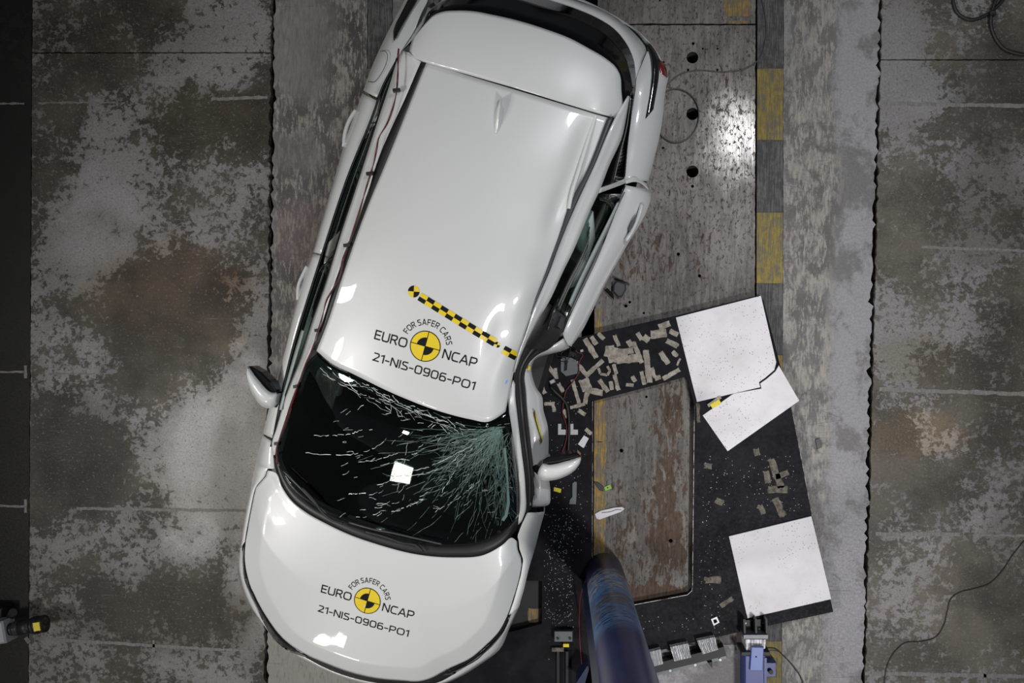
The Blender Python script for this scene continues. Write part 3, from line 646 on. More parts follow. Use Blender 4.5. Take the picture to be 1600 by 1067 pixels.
# side glass, belt trims, frames
def ribbon(a, b, n=40): return loft([W(a), W(b)], n, 2, smooth_across=False)
def inset(rail, dx, dz=0.0): return [(x + dx, y, z + dz) for x, y, z in rail]
panel('side_window', ribbon(cut(inset(glass_L, 0, -.01), 90, 690), [(x+3.5, y, z) for x, y, z in cut(belt_L, 91, 690)], 60), M['side_glass'], car, 0.004, up=-AV)
panel('belt_trim', ribbon(inset(cut(belt_L, 90, 692), .3, .012), inset(cut(belt_L, 90, 692), 3.8, .014), 60), M['black_gloss'], car, 0.008)
mk('chrome_strip', *tube(W(inset(cut(belt_L, 92, 690), 2.6, .016)), 0.0035, 6, 60), M['chrome'], car, label='bright belt strip along the windows')
panel('window_seal', ribbon(inset(cut(glass_L, 90, 698), -2.5, -.012), inset(cut(glass_L, 90, 698), .8, -.002), 60), M['black_plastic'], car, 0.008, up=-AV)
panel('inner_door_trim', ribbon([(x*.45 + g*.55, y, 1.22) for (x, y, z), g in zip(cut(belt_L, 150, 640), [np.interp(q[1], [p[1] for p in glass_L], [p[0] for p in glass_L]) for q in cut(belt_L, 150, 640)])],
    [(x*.68 + g*.32, y, 1.12) for (x, y, z), g in zip(cut(belt_L, 150, 640), [np.interp(q[1], [p[1] for p in glass_L], [p[0] for p in glass_L]) for q in cut(belt_L, 150, 640)])], 40), M['airbag'], car, 0.01, up=-AV)
# pillars between the left windows
def bar(p, q, wpx, mat, nm, th=0.012, dz=0.004):
    a, b = at(*p), at(*q); d = (b - a); s = np.cross(d, [0, 0, 1.0]); 
    t = AU * wpx / 2 / 250
    return mk(nm, *join(([a + t, b + t, b - t, a - t, a + t - AV*(-th), b + t + AV*th, b - t + AV*th, a - t + AV*th],
                         [(0, 1, 2, 3), (7, 6, 5, 4), (0, 4, 5, 1), (1, 5, 6, 2), (2, 6, 7, 3), (3, 7, 4, 0)])), mat, car)
bar((527,378,1.455), (505,400,1.075), 36, M['black_gloss'], 'door_pillar')
bar((589,186,1.455), (578,200,1.09), 13, M['black_gloss'], 'door_pillar')
mk('window_line', *tube(W([(592,172,1.45),(590,184,1.45),(579,193,1.3),(574,204,1.1)]), 0.004, 6, 20), M['black_plastic'], car)
mk('window_line', *tube(W([(517,405,1.44),(505,415,1.25),(499,425,1.1)]), 0.004, 6, 20), M['black_plastic'], car)
def handle(pts, inner, side):
    V, Fc = tube(W(pts), 0.013, 8, 20)
    h = mk('door_handle', V, Fc, M['white'], car, True)
    mk('handle_recess', *prism([p for p in W(inner)], 0.90, W(inner)[0][2]), M['grey_trim'], h)
handle([(556,172,.94),(548,184,.94),(539.5,206,.94),(537.5,222,.94),(537,229,.94)], [(553,189,.953),(546,201,.953),(542.5,214,.953),(546,212,.953),(551.5,200,.953)], -1)
handle([(480,416,.93),(474,428,.93),(466.5,447,.93),(465.5,462,.93),(465.5,469,.93)], [(477,431,.942),(472,442,.942),(469,456,.942),(471,456,.942),(475,443,.942)], -1)

# -- bonnet
b_rear = [(418,735,1.02),(430,738,1.03),(440,760,1.04),(455,782,1.05),(477,800,1.06),(507,817,1.07),(545,835,1.08),(588,850,1.085),(656,867,1.09),(709,871,1.085),(756,867,1.075),(787,850,1.055),(800,840,1.04),(808,846,1.025)]
b_front = [(384,846,.955),(382.5,870,.945),(387.5,903,.925),(399.5,933,.905),(416,963,.89),(445,1000,.875),(479,1023,.865),(509,1036,.86),(547,1050,.86),(583,1058.5,.86),(626,1063,.86),(657,1064,.855),(669,1061,.855),(698,1046,.855),(737,1027,.86),(756,1011,.87),(780,986,.885),(793,961,.90),(801,938,.915),(812,899,.94),(815,882,.955)]
b_left = [(418,735,1.02),(415.5,744,1.01),(400.5,761,.99),(397,774,.985),(391,805,.97),(384,846,.955)]
b_right = [(808,846,1.025),(809,858,1.01),(814,872,.975),(815,882,.955)]
G = coons(W(b_rear), W(b_front), W(b_left), W(b_right), 110, 70, 0.02, (1, 1, 0, 1))
U_, V_ = np.meshgrid(np.linspace(0, 1, 110), np.linspace(0, 1, 70))
eb = np.concatenate([resample(W(b_left), 120)[:, :2], resample(W(b_front), 400)[:, :2], resample(W(b_right), 120)[:, :2]])
ed = np.min(np.linalg.norm(G.reshape(-1, 1, 3)[:, :, :2] - eb[None], axis=2), axis=1).reshape(G.shape[:2])
G[..., 2] += 0.042*np.clip(ed/0.115, 0, 1)*np.clip(V_*2.2, 0, 1)
bonnetG = G
bonnet = panel('bonnet', G, M['white'], car)
# -- right front wing
wing('front_wing', [(824,801,1.03),(815,822,1.03),(809,838,1.03),(811,845,1.02),(812,858,1.0),(818,875,.96),(814,899,.935),(803,938,.91),(795,961,.895)],
     [(851,800,.93),(844,825,.92),(836,856,.91),(826,890,.9),(819,920,.89),(810,950,.87)], 1)

# -- headlamps, grille, bumper
def seg(rail, x0, x1): return [p for p in rail if x0 <= p[0] <= x1]
E_l = [(382,848,.94),(381.5,870,.93),(386.5,904,.91),(398.5,934,.89),(415,964,.875),(444,1001,.86),(478,1024,.85)]
S_l = [(380,850,.88),(378.5,872,.84),(381,903,.80),(390,928,.78),(401,951,.76),(413,975,.75),(430,1001,.74),(451,1017.5,.73),(477,1027,.72)]
hl = panel('headlamp', loft([W(E_l), W(S_l)], 30, 4, smooth_across=False), M['black_gloss'], car, 0.01)
mk('light_strip', *tube(W([(384,905,.88),(393,928,.86),(405,950,.84),(420,972,.83),(436,990,.82)]), 0.005, 6, 20), M['chrome'], hl)
E_c = [(478,1024,.85),(509,1037,.845),(547,1051,.845),(583,1059.5,.845),(626,1064,.845),(657,1065,.84),(669,1062,.84),(698,1047,.845)]
S_c = [(477,1027,.72),(509,1044,.7),(547,1058,.7),(583,1066,.7),(626,1071,.7),(657,1071,.7),(685,1066,.7),(712,1052,.72)]
panel('grille', loft([W(E_c), W(S_c)], 30, 4, smooth_across=False), M['black_plastic'], car, 0.01)
mk('chrome_strip', *tube(W([(668,1064,.80),(690,1055,.79),(708,1052,.78)]), 0.005, 6, 8), M['chrome'], car, label='bright strip of the grille')
E_r = [(698,1047,.845),(737,1028,.85),(757,1012,.855),(781,987,.87),(794,962,.885)]
S_r = [(712,1052,.72),(745,1030,.73),(768,1011,.75),(787,987,.77),(796,968,.80)]
hr = panel('headlamp', loft([W(E_r), W(S_r)], 30, 4, smooth_across=False), M['black_gloss'], car, 0.01)
mk('light_strip', *tube(W([(700,1053,.80),(720,1044,.81),(745,1030,.82),(766,1010,.83)]), 0.004, 6, 20), M['chrome'], hr)
S_all = S_l[:-1] + S_c + S_r[1:] + [(801,956,.85)]
O_all = [(376,857,.88),(372.5,897,.66),(377,918,.62),(387.5,943.5,.6),(410,973.5,.58),(430,998,.57),(455,1019,.56),(500,1044,.56),(540,1060,.56),(600,1074,.56),(650,1077,.56),(690,1070,.56),(714,1060,.57),(752,1037,.58),(782,1013,.6),(795,984,.62),(809,953,.66),(812,945,.85)]
a_, b_ = resample(W(S_all), 70), resample(W(O_all), 70)
c_ = b_.copy(); c_[:, 2] = 0.36; c_ = c_ + AU*0.02; d_ = b_.copy(); d_[:, 2] = 0.2; d_ = d_ + AU*0.10
panel('front_bumper', np.stack([a_, b_, c_, d_]), M['white'], car, 0.006, up=-AU + np.array([0, 0, .5]))
pc = CW(-2.57, 0, .45)
mk('number_plate', *join(([pc + AV*.26 + [0,0,-.055], pc - AV*.26 + [0,0,-.055], pc - AV*.26 + [0,0,.055], pc + AV*.26 + [0,0,.055]] + [q for q in [pc + AV*.26 + AU*.03 + [0,0,-.055], pc - AV*.26 + AU*.03 + [0,0,-.055], pc - AV*.26 + AU*.03 + [0,0,.055], pc + AV*.26 + AU*.03 + [0,0,.055]]],
   [(0,1,2,3), (7,6,5,4), (0,4,5,1), (1,5,6,2), (2,6,7,3), (3,7,4,0)])), M['board'], car)

# -- windscreen, cowl, wipers
ws_top = [(496,551,1.455),(520,572,1.475),(547,585,1.49),(622,621,1.51),(682,644,1.51),(735,658,1.495),(763,661.5,1.48),(779,655,1.455),(795,643,1.43)]
ws_bot = [(431,715,1.05),(440,738,1.045),(458,764,1.05),(490,789,1.06),(545,815,1.07),(620,840,1.08),(690,852,1.08),(745,848,1.07),(785,832,1.055),(810,806,1.05)]
ws_l = [(496,551,1.455),(481,565,1.43),(464,607,1.33),(449,650,1.2),(436,690,1.1),(431,715,1.05)]
ws_r = [(795,643,1.43),(798,660,1.4),(803,702,1.28),(808,745,1.16),(810,806,1.05)]
G = coons(W(ws_top), W(ws_bot), W(ws_l), W(ws_r), 50, 40, 0.03)
wsG = G
screen = panel('windscreen', G, M['screen'], car, 0.005)
panel('inner_pillar_trim', ribbon([(494,572,1.36),(484,583,1.33),(470,625,1.22),(457,670,1.09),(449,712,1.0)], [(497,574,1.36),(494,584,1.33),(483,622,1.22),(470,665,1.09),(456,715,1.0)], 24), M['inner_trim'], car, 0.01)
bw = 3
Gd = G - np.array([0, 0, .009])
fr_v, fr_f = Gd.reshape(-1, 3), [f for f in grid_faces(*G.shape[:2]) if (f[0] % 50 < bw or f[0] % 50 >= 49 - 1 or f[0] // 50 < 2 or f[0] // 50 >= 39 - 4)]
mk('screen_border', fr_v, orient(G, fr_f), M['black_plastic'], screen, True)
cowl_o = [(427,713,1.04),(431,735,1.035),(440,759,1.045),(455,781,1.055),(477,799,1.065),(507,816,1.075),(545,834,1.085),(588,849,1.09),(656,866,1.095),(709,870,1.09),(756,866,1.08),(787,849,1.06),(800,837,1.045),(811,822,1.035)]
panel('cowl', loft([W(inset(ws_bot, 0, -.006)), W([(x, y, z - .012) for x, y, z in cowl_o])], 60, 3, smooth_across=False), M['black_plastic'], car, 0.008)
def wiper(arm, blade):
    h = mk('wiper', *tube(W(arm), 0.008, 8, 24), M['black_plastic'], car, True)
    mk('wiper_blade', *tube(W(blade), 0.006, 6, 24), M['grey_trim'], h, True)
wiper([(536,818,1.10),(518,812,1.105),(500,796,1.115),(493,785,1.12),(472,762,1.13)], [(443,736,1.10),(458,751,1.115),(475,768,1.12),(493,787,1.115),(510,802,1.105)])
wiper([(661,862,1.11),(650,852,1.115),(630,848,1.12),(600,838,1.12),(570,830,1.115)], [(545,816,1.105),(580,826,1.12),(620,834,1.125),(650,841,1.12),(690,850,1.115)])

# -- dashboard and seats seen dimly through the glass
mk('dashboard', *prism([CW(-1.35, -.62, 0), CW(-1.35, .55, 0), CW(-.85, .6, 0), CW(-.8, -.6, 0)], .6, .93, .05), M['cabin'], car)
for la in (-.36, .34):
    s = mk('front_seat', *obox(CW(-.05, la, 0), AU, AV, .09, .23, .5, 1.12, .05), M['cabin'], car)
    mk('headrest', *obox(CW(.02, la, 0), AU, AV, .05, .12, 1.14, 1.3, .03), M['cabin'], s)
wc = CW(-.62, .36, 1.0); wn = np.array([0, 0, 1.0])*.5 + AU*.85; wn /= np.linalg.norm(wn); wa = AV; wb = np.cross(wn, wa)
mk('steering_wheel', *tube([wc + .18*(wa*math.cos(t) + wb*math.sin(t)) for t in np.linspace(0, 6.28, 28)], .014, 8), M['black_plastic'], car, True)
mk('rear_seat', *obox(CW(.95, 0, 0), AU, AV, .1, .6, .5, 1.1, .05), M['cabin'], car)
mk('mirror_mount', *obox(at(755, 664, 1.46), AV, AU, .03, .018, 1.40, 1.47, .006), M['black_plastic'], car, label='small block behind the cracked windscreen')

# -- cracks
def bvh(G):
    nr, nc = G.shape[:2]; return BVHTree.FromPolygons([Vector(v) for v in G.reshape(-1, 3)], grid_faces(nr, nc))
wsB = bvh(wsG)
CAM = Vector((0, 0, H))
def on_surface(tree, px, py, off=0.002):
    d = (Vector(at(px, py, 0.5)) - CAM).normalized()
    h = tree.ray_cast(CAM, d)
    return None if h[0] is None else np.array(h[0]) + np.array([0, 0, off])
v_, f_, v2_, f2_ = [], [], [], []
def crack(pts, wpx, V=None, Fc=None):
    V = v_ if V is None else V; Fc = f_ if Fc is None else Fc
    P = [on_surface(wsB, x, y) for x, y in pts]; P = [p for p in P if p is not None]
    if len(P) < 2: return
    P = np.array(P); t = np.gradient(P, axis=0); s = np.cross(t, [0, 0, 1.0]); s /= np.linalg.norm(s, axis=1)[:, None] + 1e-9
    hw = wpx*0.38/2/250; b = len(V)
    for i in range(len(P)):
        k = hw * (0.35 + rng.random()*1.1); V.append(P[i] + s[i]*k); V.append(P[i] - s[i]*k)
    Fc.extend([(b+2*i, b+2*i+1, b+2*i+3, b+2*i+2) for i in range(len(P) - 1)])
def wander(x, y, ang, length, step=5, turn=0.12, gap=0.0, wpx=1.0, V=None, Fc=None):
    pts = [(x, y)]; L = 0
    while L < length:
        ang += rng.gauss(0, turn); x += step*math.cos(ang); y += step*math.sin(ang); L += step
        if gap and rng.random() < gap:
            crack(pts, wpx, V, Fc); pts = []; x += step*rng.uniform(.5, 2)*math.cos(ang); y += step*math.sin(ang)
        pts.append((x, y))
    crack(pts, wpx, V, Fc)
# fan from the struck top corner
for k in range(170):
    a = rng.uniform(1.45, 3.12); L = rng.uniform(20, 150) if rng.random() < .7 else rng.uniform(80, 210)
    x0, y0 = 778 + rng.uniform(-8, 8), 672 + rng.uniform(-6, 8)
    wander(x0, y0, a, L, 4, 0.09, 0.12, rng.uniform(.4, 1.0), v2_, f2_)
for k in range(120):   # dense crushed patch below the corner
    x0, y0 = rng.uniform(700, 800), rng.uniform(668, 730)
    wander(x0, y0, rng.uniform(1.5, 3.0), rng.uniform(10, 40), 4, 0.3, 0, rng.uniform(.4, .9), v2_, f2_)
for k in range(70):
    x0, y0 = rng.uniform(778, 800), rng.uniform(680, 790)
    wander(x0, y0, rng.uniform(1.3, 1.8), rng.uniform(15, 50), 4, 0.2, 0, rng.uniform(.5, 1.2), v2_, f2_)
crack([(787, 700), (791, 730), (793, 760), (793, 785), (789, 805), (784, 812)], 15, v2_, f2_)
# long arcs across the screen
for pts, wd in [([(490,680),(510,681),(530,680),(550,677),(575,668)], 1.6), ([(478,707),(500,710),(520,711),(545,710),(570,705),(590,697),(600,690)], 1.7),
                ([(500,575),(515,590),(540,600),(560,612),(590,627),(610,640)], 1.2), ([(505,585),(530,598),(560,615),(600,640),(640,655)], 1.0), ([(545,590),(570,605),(600,620),(625,632)], 1.4),
                ([(560,588),(580,605),(610,625),(640,640),(660,648),(700,656)], 1.4), ([(600,615),(630,632),(670,650),(700,660)], 1.8),
                ([(636,692),(633,715),(625,745),(620,770)], .8), ([(612,800),(640,790),(660,780)], 1.6), ([(545,772),(570,770)], 2), ([(560,722),(590,718),(620,708)], 1.2),
                ([(640,738),(680,725),(720,705),(745,690)], 1.4), ([(590,758),(620,748),(660,740),(690,730)], 1.2), ([(690,770),(705,745),(715,725),(740,700)], 1.3), ([(680,800),(720,775),(750,750)], 1.0)]:
    P = resample(np.array(pts, float), 30) + np.array([[rng.gauss(0, .7), rng.gauss(0, .7)] for _ in range(30)])
    k = 0
    while k < 28:
        m = rng.randint(3, 10); crack([tuple(q) for q in P[k:k+m]], wd); k += m + (1 if rng.random() < .5 else 0)
for k in range(110):
    x0, y0 = rng.uniform(520, 790), rng.uniform(640, 810)
    wander(x0, y0, rng.uniform(-.6, .1), rng.uniform(3, 14), 3, 0.25, 0, rng.uniform(.5, 1.3))
for k in range(50):
    x0 = rng.uniform(500, 720); y0 = 560 + (x0 - 500)*.42 + rng.uniform(8, 30)
    wander(x0, y0, rng.uniform(.2, .8), rng.uniform(4, 22), 3, 0.2, 0, rng.uniform(.6, 1.5))
mk('cracks', v_, f_, M['crack'], screen, kind='stuff', label='white cracks across the windscreen')
mk('crushed_glass', v2_, f2_, M['crack_green'], screen, kind='stuff', label='pale green crushed glass at the struck corner')

# -- right (struck) side
cantR_i = [(983,150,1.47),(961,186,1.51),(929,260,1.51),(906,309,1.50),(879,371,1.485),(861,420,1.48),(834,485,1.465),(822,522,1.44),(809,560,1.42),(804,582,1.41)]
cantR_o = [(984,152,1.45),(977,192,1.45),(973.5,209,1.45),(951.5,260,1.45),(938,295,1.45),(924.5,324,1.445),(892,400,1.44),(882,420,1.435),(857.5,472,1.42),(842.5,497.5,1.41),(812.5,560,1.39),(806,580,1.385)]
panel('roof_side_rail', loft([W(cantR_i), W(cantR_o)], 50, 4), M['white'], car, 0.01)
panel('windscreen_pillar', loft([W([(802,594,1.42),(795,620,1.42),(796,645,1.40),(803,700,1.26),(809,745,1.14),(810.5,800,1.05),(810,820,1.04)]), W([(805,600,1.41),(805,620,1.41),(807.5,642,1.385),(815,707,1.24),(821,767,1.1),(821,800,1.05),(815,815,1.04)])], 40, 4), M['white'], car, 0.012)
q_inR = [(1012,80,1.03),(1003,101,1.06),(994.5,124,1.09),(993.5,140,1.10),(988,170,1.09),(984,197,1.09),(981,224,1.08),(976.5,270,1.07),(976,281,1.06)]
q_outR = [(1025,83,.93),(1036,100,.93),(1043,121,.93),(1040,140,.93),(1033,200,.93),(1023,245,.92),(1013,283,.91)]
side_panel('quarter_panel', q_inR, q_outR, 0, 1, AX_R)
d_in = [(977,289,1.06),(965,324.5,1.05),(950,365,1.05),(935,402,1.04),(910,455,1.03),(892,493,1.02),(880,521,1.0),(888,539,.96)]
d_out = [(1012,296,.92),(1017.5,306,.91),(1015,317,.91),(980,383,.90),(959,420,.89),(947.5,440.5,.88),(928,481,.87),(904,526,.86),(892,542,.85)]
side_panel('rear_door', d_in, d_out, 0, 1, None, 'bulged rear door on the struck side')
panel('door_edge', loft([W([(978,287,1.055),(990,284,1.03),(1004,288,.96),(1014,297,.90)]), W([(975,279,1.05),(990,275,1.02),(1003,281,.95),(1012,287,.88)])], 16, 4), M['white'], car, 0.006)
panel('window_frame', loft([W([(939,294,1.445),(958,287,1.3),(976,279,1.08)]), W([(936,302,1.44),(957,294,1.3),(978,286,1.08)])], 16, 3), M['white'], car, 0.01)
# windows on the struck side
beltR = [(988.5,149,1.12),(984,197,1.11),(981,218,1.10),(977,255,1.09),(974,280,1.08)]
panel('quarter_window', ribbon([(983,154,1.44),(977,193,1.44),(973,209,1.44),(951.5,260,1.44),(939,292,1.44)], beltR, 24), M['privacy'], car, 0.004, up=AV)
gl_in = [(936,303,1.43),(924.5,325,1.435),(892,400,1.43),(882,420,1.425),(858,472,1.41)]
gl_out = [(972,303,1.085),(959,335,1.08),(938,380,1.07),(920,418,1.07),(904,450,1.06),(884,495,1.05)]
panel('side_window', ribbon(gl_in, gl_out, 30), M['side_glass'], car, 0.004, up=AV)
panel('belt_trim', ribbon(inset([(975,292,1.07)] + gl_out[1:] + [(877,520,1.02)], -.5, .004), [(978,290,1.065),(964,325,1.06),(949,365,1.06),(934,402,1.05),(909,455,1.04),(891,493,1.03),(880,520,1.01)], 40), M['black_gloss'], car, 0.008)
mk('chrome_strip', *tube(W([(976,300,1.075),(962,330,1.072),(947.5,362,1.07),(932,399,1.065),(907,452,1.05),(889,491,1.04)]), 0.0035, 6, 40), M['chrome'], car, label='bright belt strip along the windows')
panel('belt_trim', ribbon([(989,150,1.125),(984.5,197,1.115),(981,218,1.105),(973,278,1.085)], [(992,148,1.11),(985,197,1.10),(982,222,1.09),(977,276,1.075)], 24), M['black_gloss'], car, 0.008)
mk('window_line', *tube(W([(938,312,1.43),(950,316,1.3),(959,332,1.1)]), 0.004, 6, 12), M['black_plastic'], car)
mk('window_line', *tube(W([(921,355,1.42),(916,380,1.25),(911,412,1.1)]), 0.004, 6, 12), M['black_plastic'], car)
panel('curtain_airbag', ribbon([(927,330,1.40),(893,400,1.39),(882,422,1.385),(860,470,1.37)], [(930,372,1.2),(915,412,1.15),(900,440,1.12),(882,485,1.10)], 24), M['airbag'], car, 0.02, up=AV, label='pale curtain airbag behind the side window')
panel('inner_door_trim', ribbon([(966,318,1.2),(945,360,1.17),(927,395,1.15),(909,432,1.13),(890,475,1.12)], [(969,315,1.1),(951,358,1.08),(934,393,1.08),(915,432,1.07),(893,480,1.06)], 24), M['airbag'], car, 0.01, up=AV)
# black door opening, pillar trim and seals
bl = [(857.5,473,1.40),(842.5,498,1.39),(826,530,1.37),(812,561,1.36),(805.5,582,1.36),(806,615,1.36),(809,650,1.34),(813,690,1.24),(817,715,1.2),(821,760,1.08),(822,800,1.03)]
br = [(884,496,1.06),(878,520,1.04),(861,543,1.02),(838,556,1.0),(825,570,.99),(820,585,.98),(822,610,.98),(824,640,.98),(829,680,.97),(833,721,.96),(836,750,.96),(831,794,.95)]
panel('door_opening', ribbon(bl, br, 50), M['black_plastic'], car, 0.01, up=AV + np.array([0,0,.5]))
for k, (m_, rr) in enumerate((('rubber', .012), ('grey_trim', .008), ('rubber', .011))):
    t = (.12, .42, .72)[k]
    a, b = resample(W(bl), 40), resample(W(br), 40)
    mk('door_seal', *tube((a*(1-t) + b*t)[8:] + np.array([0, 0, .012]), rr, 6), M[m_], car, True)
bar((866,478,1.3), (857,500,1.36), 30, M['black_gloss'], 'door_pillar')
mk('pillar_trim', *prism(W([(872,488,1.14),(882,497,1.14),(876,515,1.14),(868,508,1.14)]), 1.06, 1.14, .004), M['grey_trim'], car)
mk('pillar_trim', *prism(W([(860,480,1.25),(870,490,1.25),(866,500,1.25),(853,492,1.25)]), 1.14, 1.25, .004), M['grey_trim'], car)
mk('chrome_strip', *tube(W([(817,590,1.03),(818,620,1.03),(821,650,1.02),(824,690,1.01),(828,720,1.0)]), 0.004, 6, 20), M['silver'], car, label='bent bright strip in the door opening')
mk('chrome_strip', *tube(W([(834,745,1.0),(836,760,.99),(838,778,.98)]), 0.004, 6, 12), M['silver'], car, label='bent bright strip in the door opening')
# caved-in front door: folded skin swept from the rear door into the car, then forward along the sill line
fd_t = [(881,529,.97),(860,542.5,.98),(837.5,556,.99),(826,567,.985),(820.5,580,.98),(820,600,.98),(822,620,.98),(824,640,.98),(828.5,680,.98),(833,721,.97),(836,750,.96),(831,792,.95)]
fd_b = [(890,543,.86),(879,548,.86),(852,555,.88),(837,561,.88),(831,572,.88),(833,592,.87),(838,606,.86),(846.5,618,.86),(849,640,.86),(855.5,664,.86),(857,712,.86),(857,740,.87),(860,772,.88),(858,788,.88),(846,792,.89)]
a, b = resample(W(fd_t), 60), resample(W(fd_b), 60)
tt = np.linspace(0, 1, 60)
mid = a*.5 + b*.5; mid[:, 2] += 0.02 + 0.015*np.sin(tt*24)
c = b.copy(); c[:, 2] = 0.6; c = c - AV*0.03; d = b.copy(); d[:, 2] = 0.28; d = d - AV*0.08
panel('front_door', np.stack([a, mid, b, c, d]), M['white'], car, 0.006, up=AV + np.array([0, 0, .6]), label='crushed front door folded into the car')
mk('torn_gash', *prism(W([(835.5,642,.985),(840,660,.99),(846,682,.985),(848.5,690,.98),(843,675,.985),(838,657,.99)]), .9, .99), M['tag_yellow'], car, label='yellow-lined tear in the crushed door')
mk('yellow_patch', *prism(W([(826,571,1.0),(829,573,1.0),(828,579,1.0),(824,577,1.0)]), .97, 1.0), M['tag_yellow'], car)
mk('door_bolt', *cyl(at(811, 626, 1.06), at(811, 626, 1.09), .008, 8), M['silver'], car)
handle([(1003,319,.965),(1000,331,.975),(994,347,.975),(987,362,.975),(978,376,.965)], [(994,336,.992),(988,343,.992),(982,357,.992),(983,362,.992),(988,356,.992),(993,346,.992)], 1)
mk('inner_bracket', *prism(W([(823,746,1.0),(831,747,1.0),(830,790,1.0),(826,790,1.0)]), .9, 1.0, .004), M['white'], car)
mk('blue_mark', *prism(W([(787,596,1.452),(793,594,1.452),(790.5,600,1.452),(786,600,1.452)]), 1.43, 1.453), M['blue_tape'], car)

# -- rear end
sp_gap = [(639,87,1.49),(658,95,1.52),(735,117.5,1.575),(808,138.5,1.585),(880,160.5,1.572),(951,181,1.53),(959.5,184,1.50)]
sp_end = [(644,62,1.47),(665,36,1.50),(677,24,1.51),(690,18.5,1.52),(712,16.5,1.535),(740,17.5,1.545),(767,22.5,1.55),(807,31.5,1.555),(854,46,1.555),(891,60,1.55),(919,75,1.54),(947.5,92,1.52),(962.5,105,1.505),(969,117,1.49),(971,140,1.48)]
sp_l = [(639,87,1.49),(640.5,74,1.48),(644,62,1.47)]; sp_r = [(959.5,184,1.50),(972,167,1.48),(971,140,1.48)]
panel('hatch_spoiler', coons(W(sp_gap), W(sp_end), W(sp_l), W(sp_r), 50, 20, 0.025), M['white'], car, 0.03)
rw_t = [(631,76,1.42),(645,64,1.44),(665,40,1.46),(690,22,1.49),(740,21,1.51),(807,35,1.52),(854,50,1.52),(919,79,1.5),(960,108,1.47),(967,120,1.45),(970,150,1.44),(968,172,1.43)]
rw_b = [(630,77,1.15),(648,48,1.12),(658,30,1.16),(667,13,1.15),(684,-2,1.15),(720,-18,1.15),(780,-20,1.15),(856,0,1.15),(900,14,1.15),(938,31,1.15),(957,43,1.15),(976,64,1.15),(989,90,1.15),(993,112,1.16),(993,125,1.2),(984,150,1.4)]
panel('rear_window', loft([W(rw_t), W(rw_b)], 50, 4), M['rear_glass'], car, 0.005)
tg_i = [(672,-2,1.14),(686,-6,1.14),(722,-22,1.13),(780,-24,1.13),(857,-1,1.13),(901,13,1.13),(939,30,1.13),(958,42,1.13),(977,63,1.13),(990,90,1.13),(993.5,112,1.13),(993,124,1.12)]
tg_o = [(672,-50,1.0),(690,-56,1.0),(730,-58,1.0),(790,-42,1.0),(860,-17,1.0),(899,-1,1.0),(932,11,1.0),(957,24,1.0),(976,38,1.0),(994,55,1.0),(1009,75,1.0),(1010.5,79,1.0)]
a, b = resample(W(tg_i), 50), resample(W(tg_o), 50)
c = b.copy(); c[:, 2] = 0.75; c += AU*0.02; d = b.copy(); d[:, 2] = .55; d -= AU*0.01
panel('tailgate', np.stack([a, a*.5 + b*.5 + AU*.01, b, c, d]), M['white'], car, 0.008, up=AU + np.array([0, 0, 1]))
panel('tail_lamp', ribbon([(975,37,.94),(994,54,.94),(1010,74,.94),(1014,72,.95)], [(978,38,.84),(996,49,.83),(1013,66,.83),(1017,70,.86)], 12), M['black_gloss'], car, 0.01, label='smoked lamp band on the tailgate')
tl = panel('tail_lamp', ribbon([(1012,78,.985),(1017,90,.985),(1019,112,.985),(1015,150,.985),(1008.5,188,.985)], [(1014,71,.955),(1022,81,.955),(1029.5,97,.955),(1029,116,.96),(1020,174,.965)], 20), M['black_gloss'], car, 0.01)
for v in tl.data.vertices: v.co.z += 0.05
panel('tail_lamp', ribbon([(1029.5,92,.965),(1030,100,.975),(1032,113,.975)], [(1036,97,.93),(1041,107,.93),(1043,121,.94)], 12), M['red_lamp'], car, 0.01, label='dark red lens of the rear lamp')
tl2 = panel('tail_lamp', ribbon([(660,-20,1.02),(654,0,1.02),(640,25,1.02),(628,45,1.02),(617,66,1.02)], [(650,-20,.985),(641,0,.985),(630,22,.985),(619,44,.985),(616.5,52,.985)], 20), M['black_gloss'], car, 0.01)
for v in tl2.data.vertices: v.co.z += 0.045
rb_t = [(655,-44,.82),(690,-62,.82),(740,-62,.82),(800,-44,.82),(870,-17,.82),(930,8,.82),(975,33,.82),(1010,60,.82),(1030,86,.82),(1044,122,.86)]
a = resample(W(rb_t), 50); b = a.copy(); b[:, 2] = .5; b += AU*.02; c = a.copy(); c[:, 2] = .25; c -= AU*.05
panel('rear_bumper', np.stack([a - AU*.03 + [0, 0, .02], a, b, c]), M['white'], car, 0.008, up=AU)
# -- antenna fin
fa, fb = at(776, 207, 1.60), at(785, 155, 1.62)
roofB = bvh(roofG); bonB = bvh(bonnetG)
V, Fc = [], []
nseg = 14
for i in range(nseg + 1):
    t = i/nseg; p = on_surface(roofB, 774.5 + 9.5*t, 209 - 55*t, 0.0)
    hw = 0.024*math.sin(math.pi*min(1, t*0.92 + .06))**.8 * (1 if t < .75 else 1 - (t - .75)*2.2) + .002
    hh = 0.005 + 0.055*math.sin(math.pi/2*min(1, t*1.25))**1.4
    for k in range(7):
        q = -1 + k/3; V.append(p + AV*hw*q + np.array([0, 0, hh*(1 - abs(q)**1.6)]))
for i in range(nseg):
    for k in range(6): Fc.append((i*7 + k, i*7 + k + 1, (i+1)*7 + k + 1, (i+1)*7 + k))
Fc.append(tuple(range(6, -1, -1))); Fc.append(tuple(nseg*7 + k for k in range(7)))
mk('antenna_fin', V, Fc, M['white'], car, True)

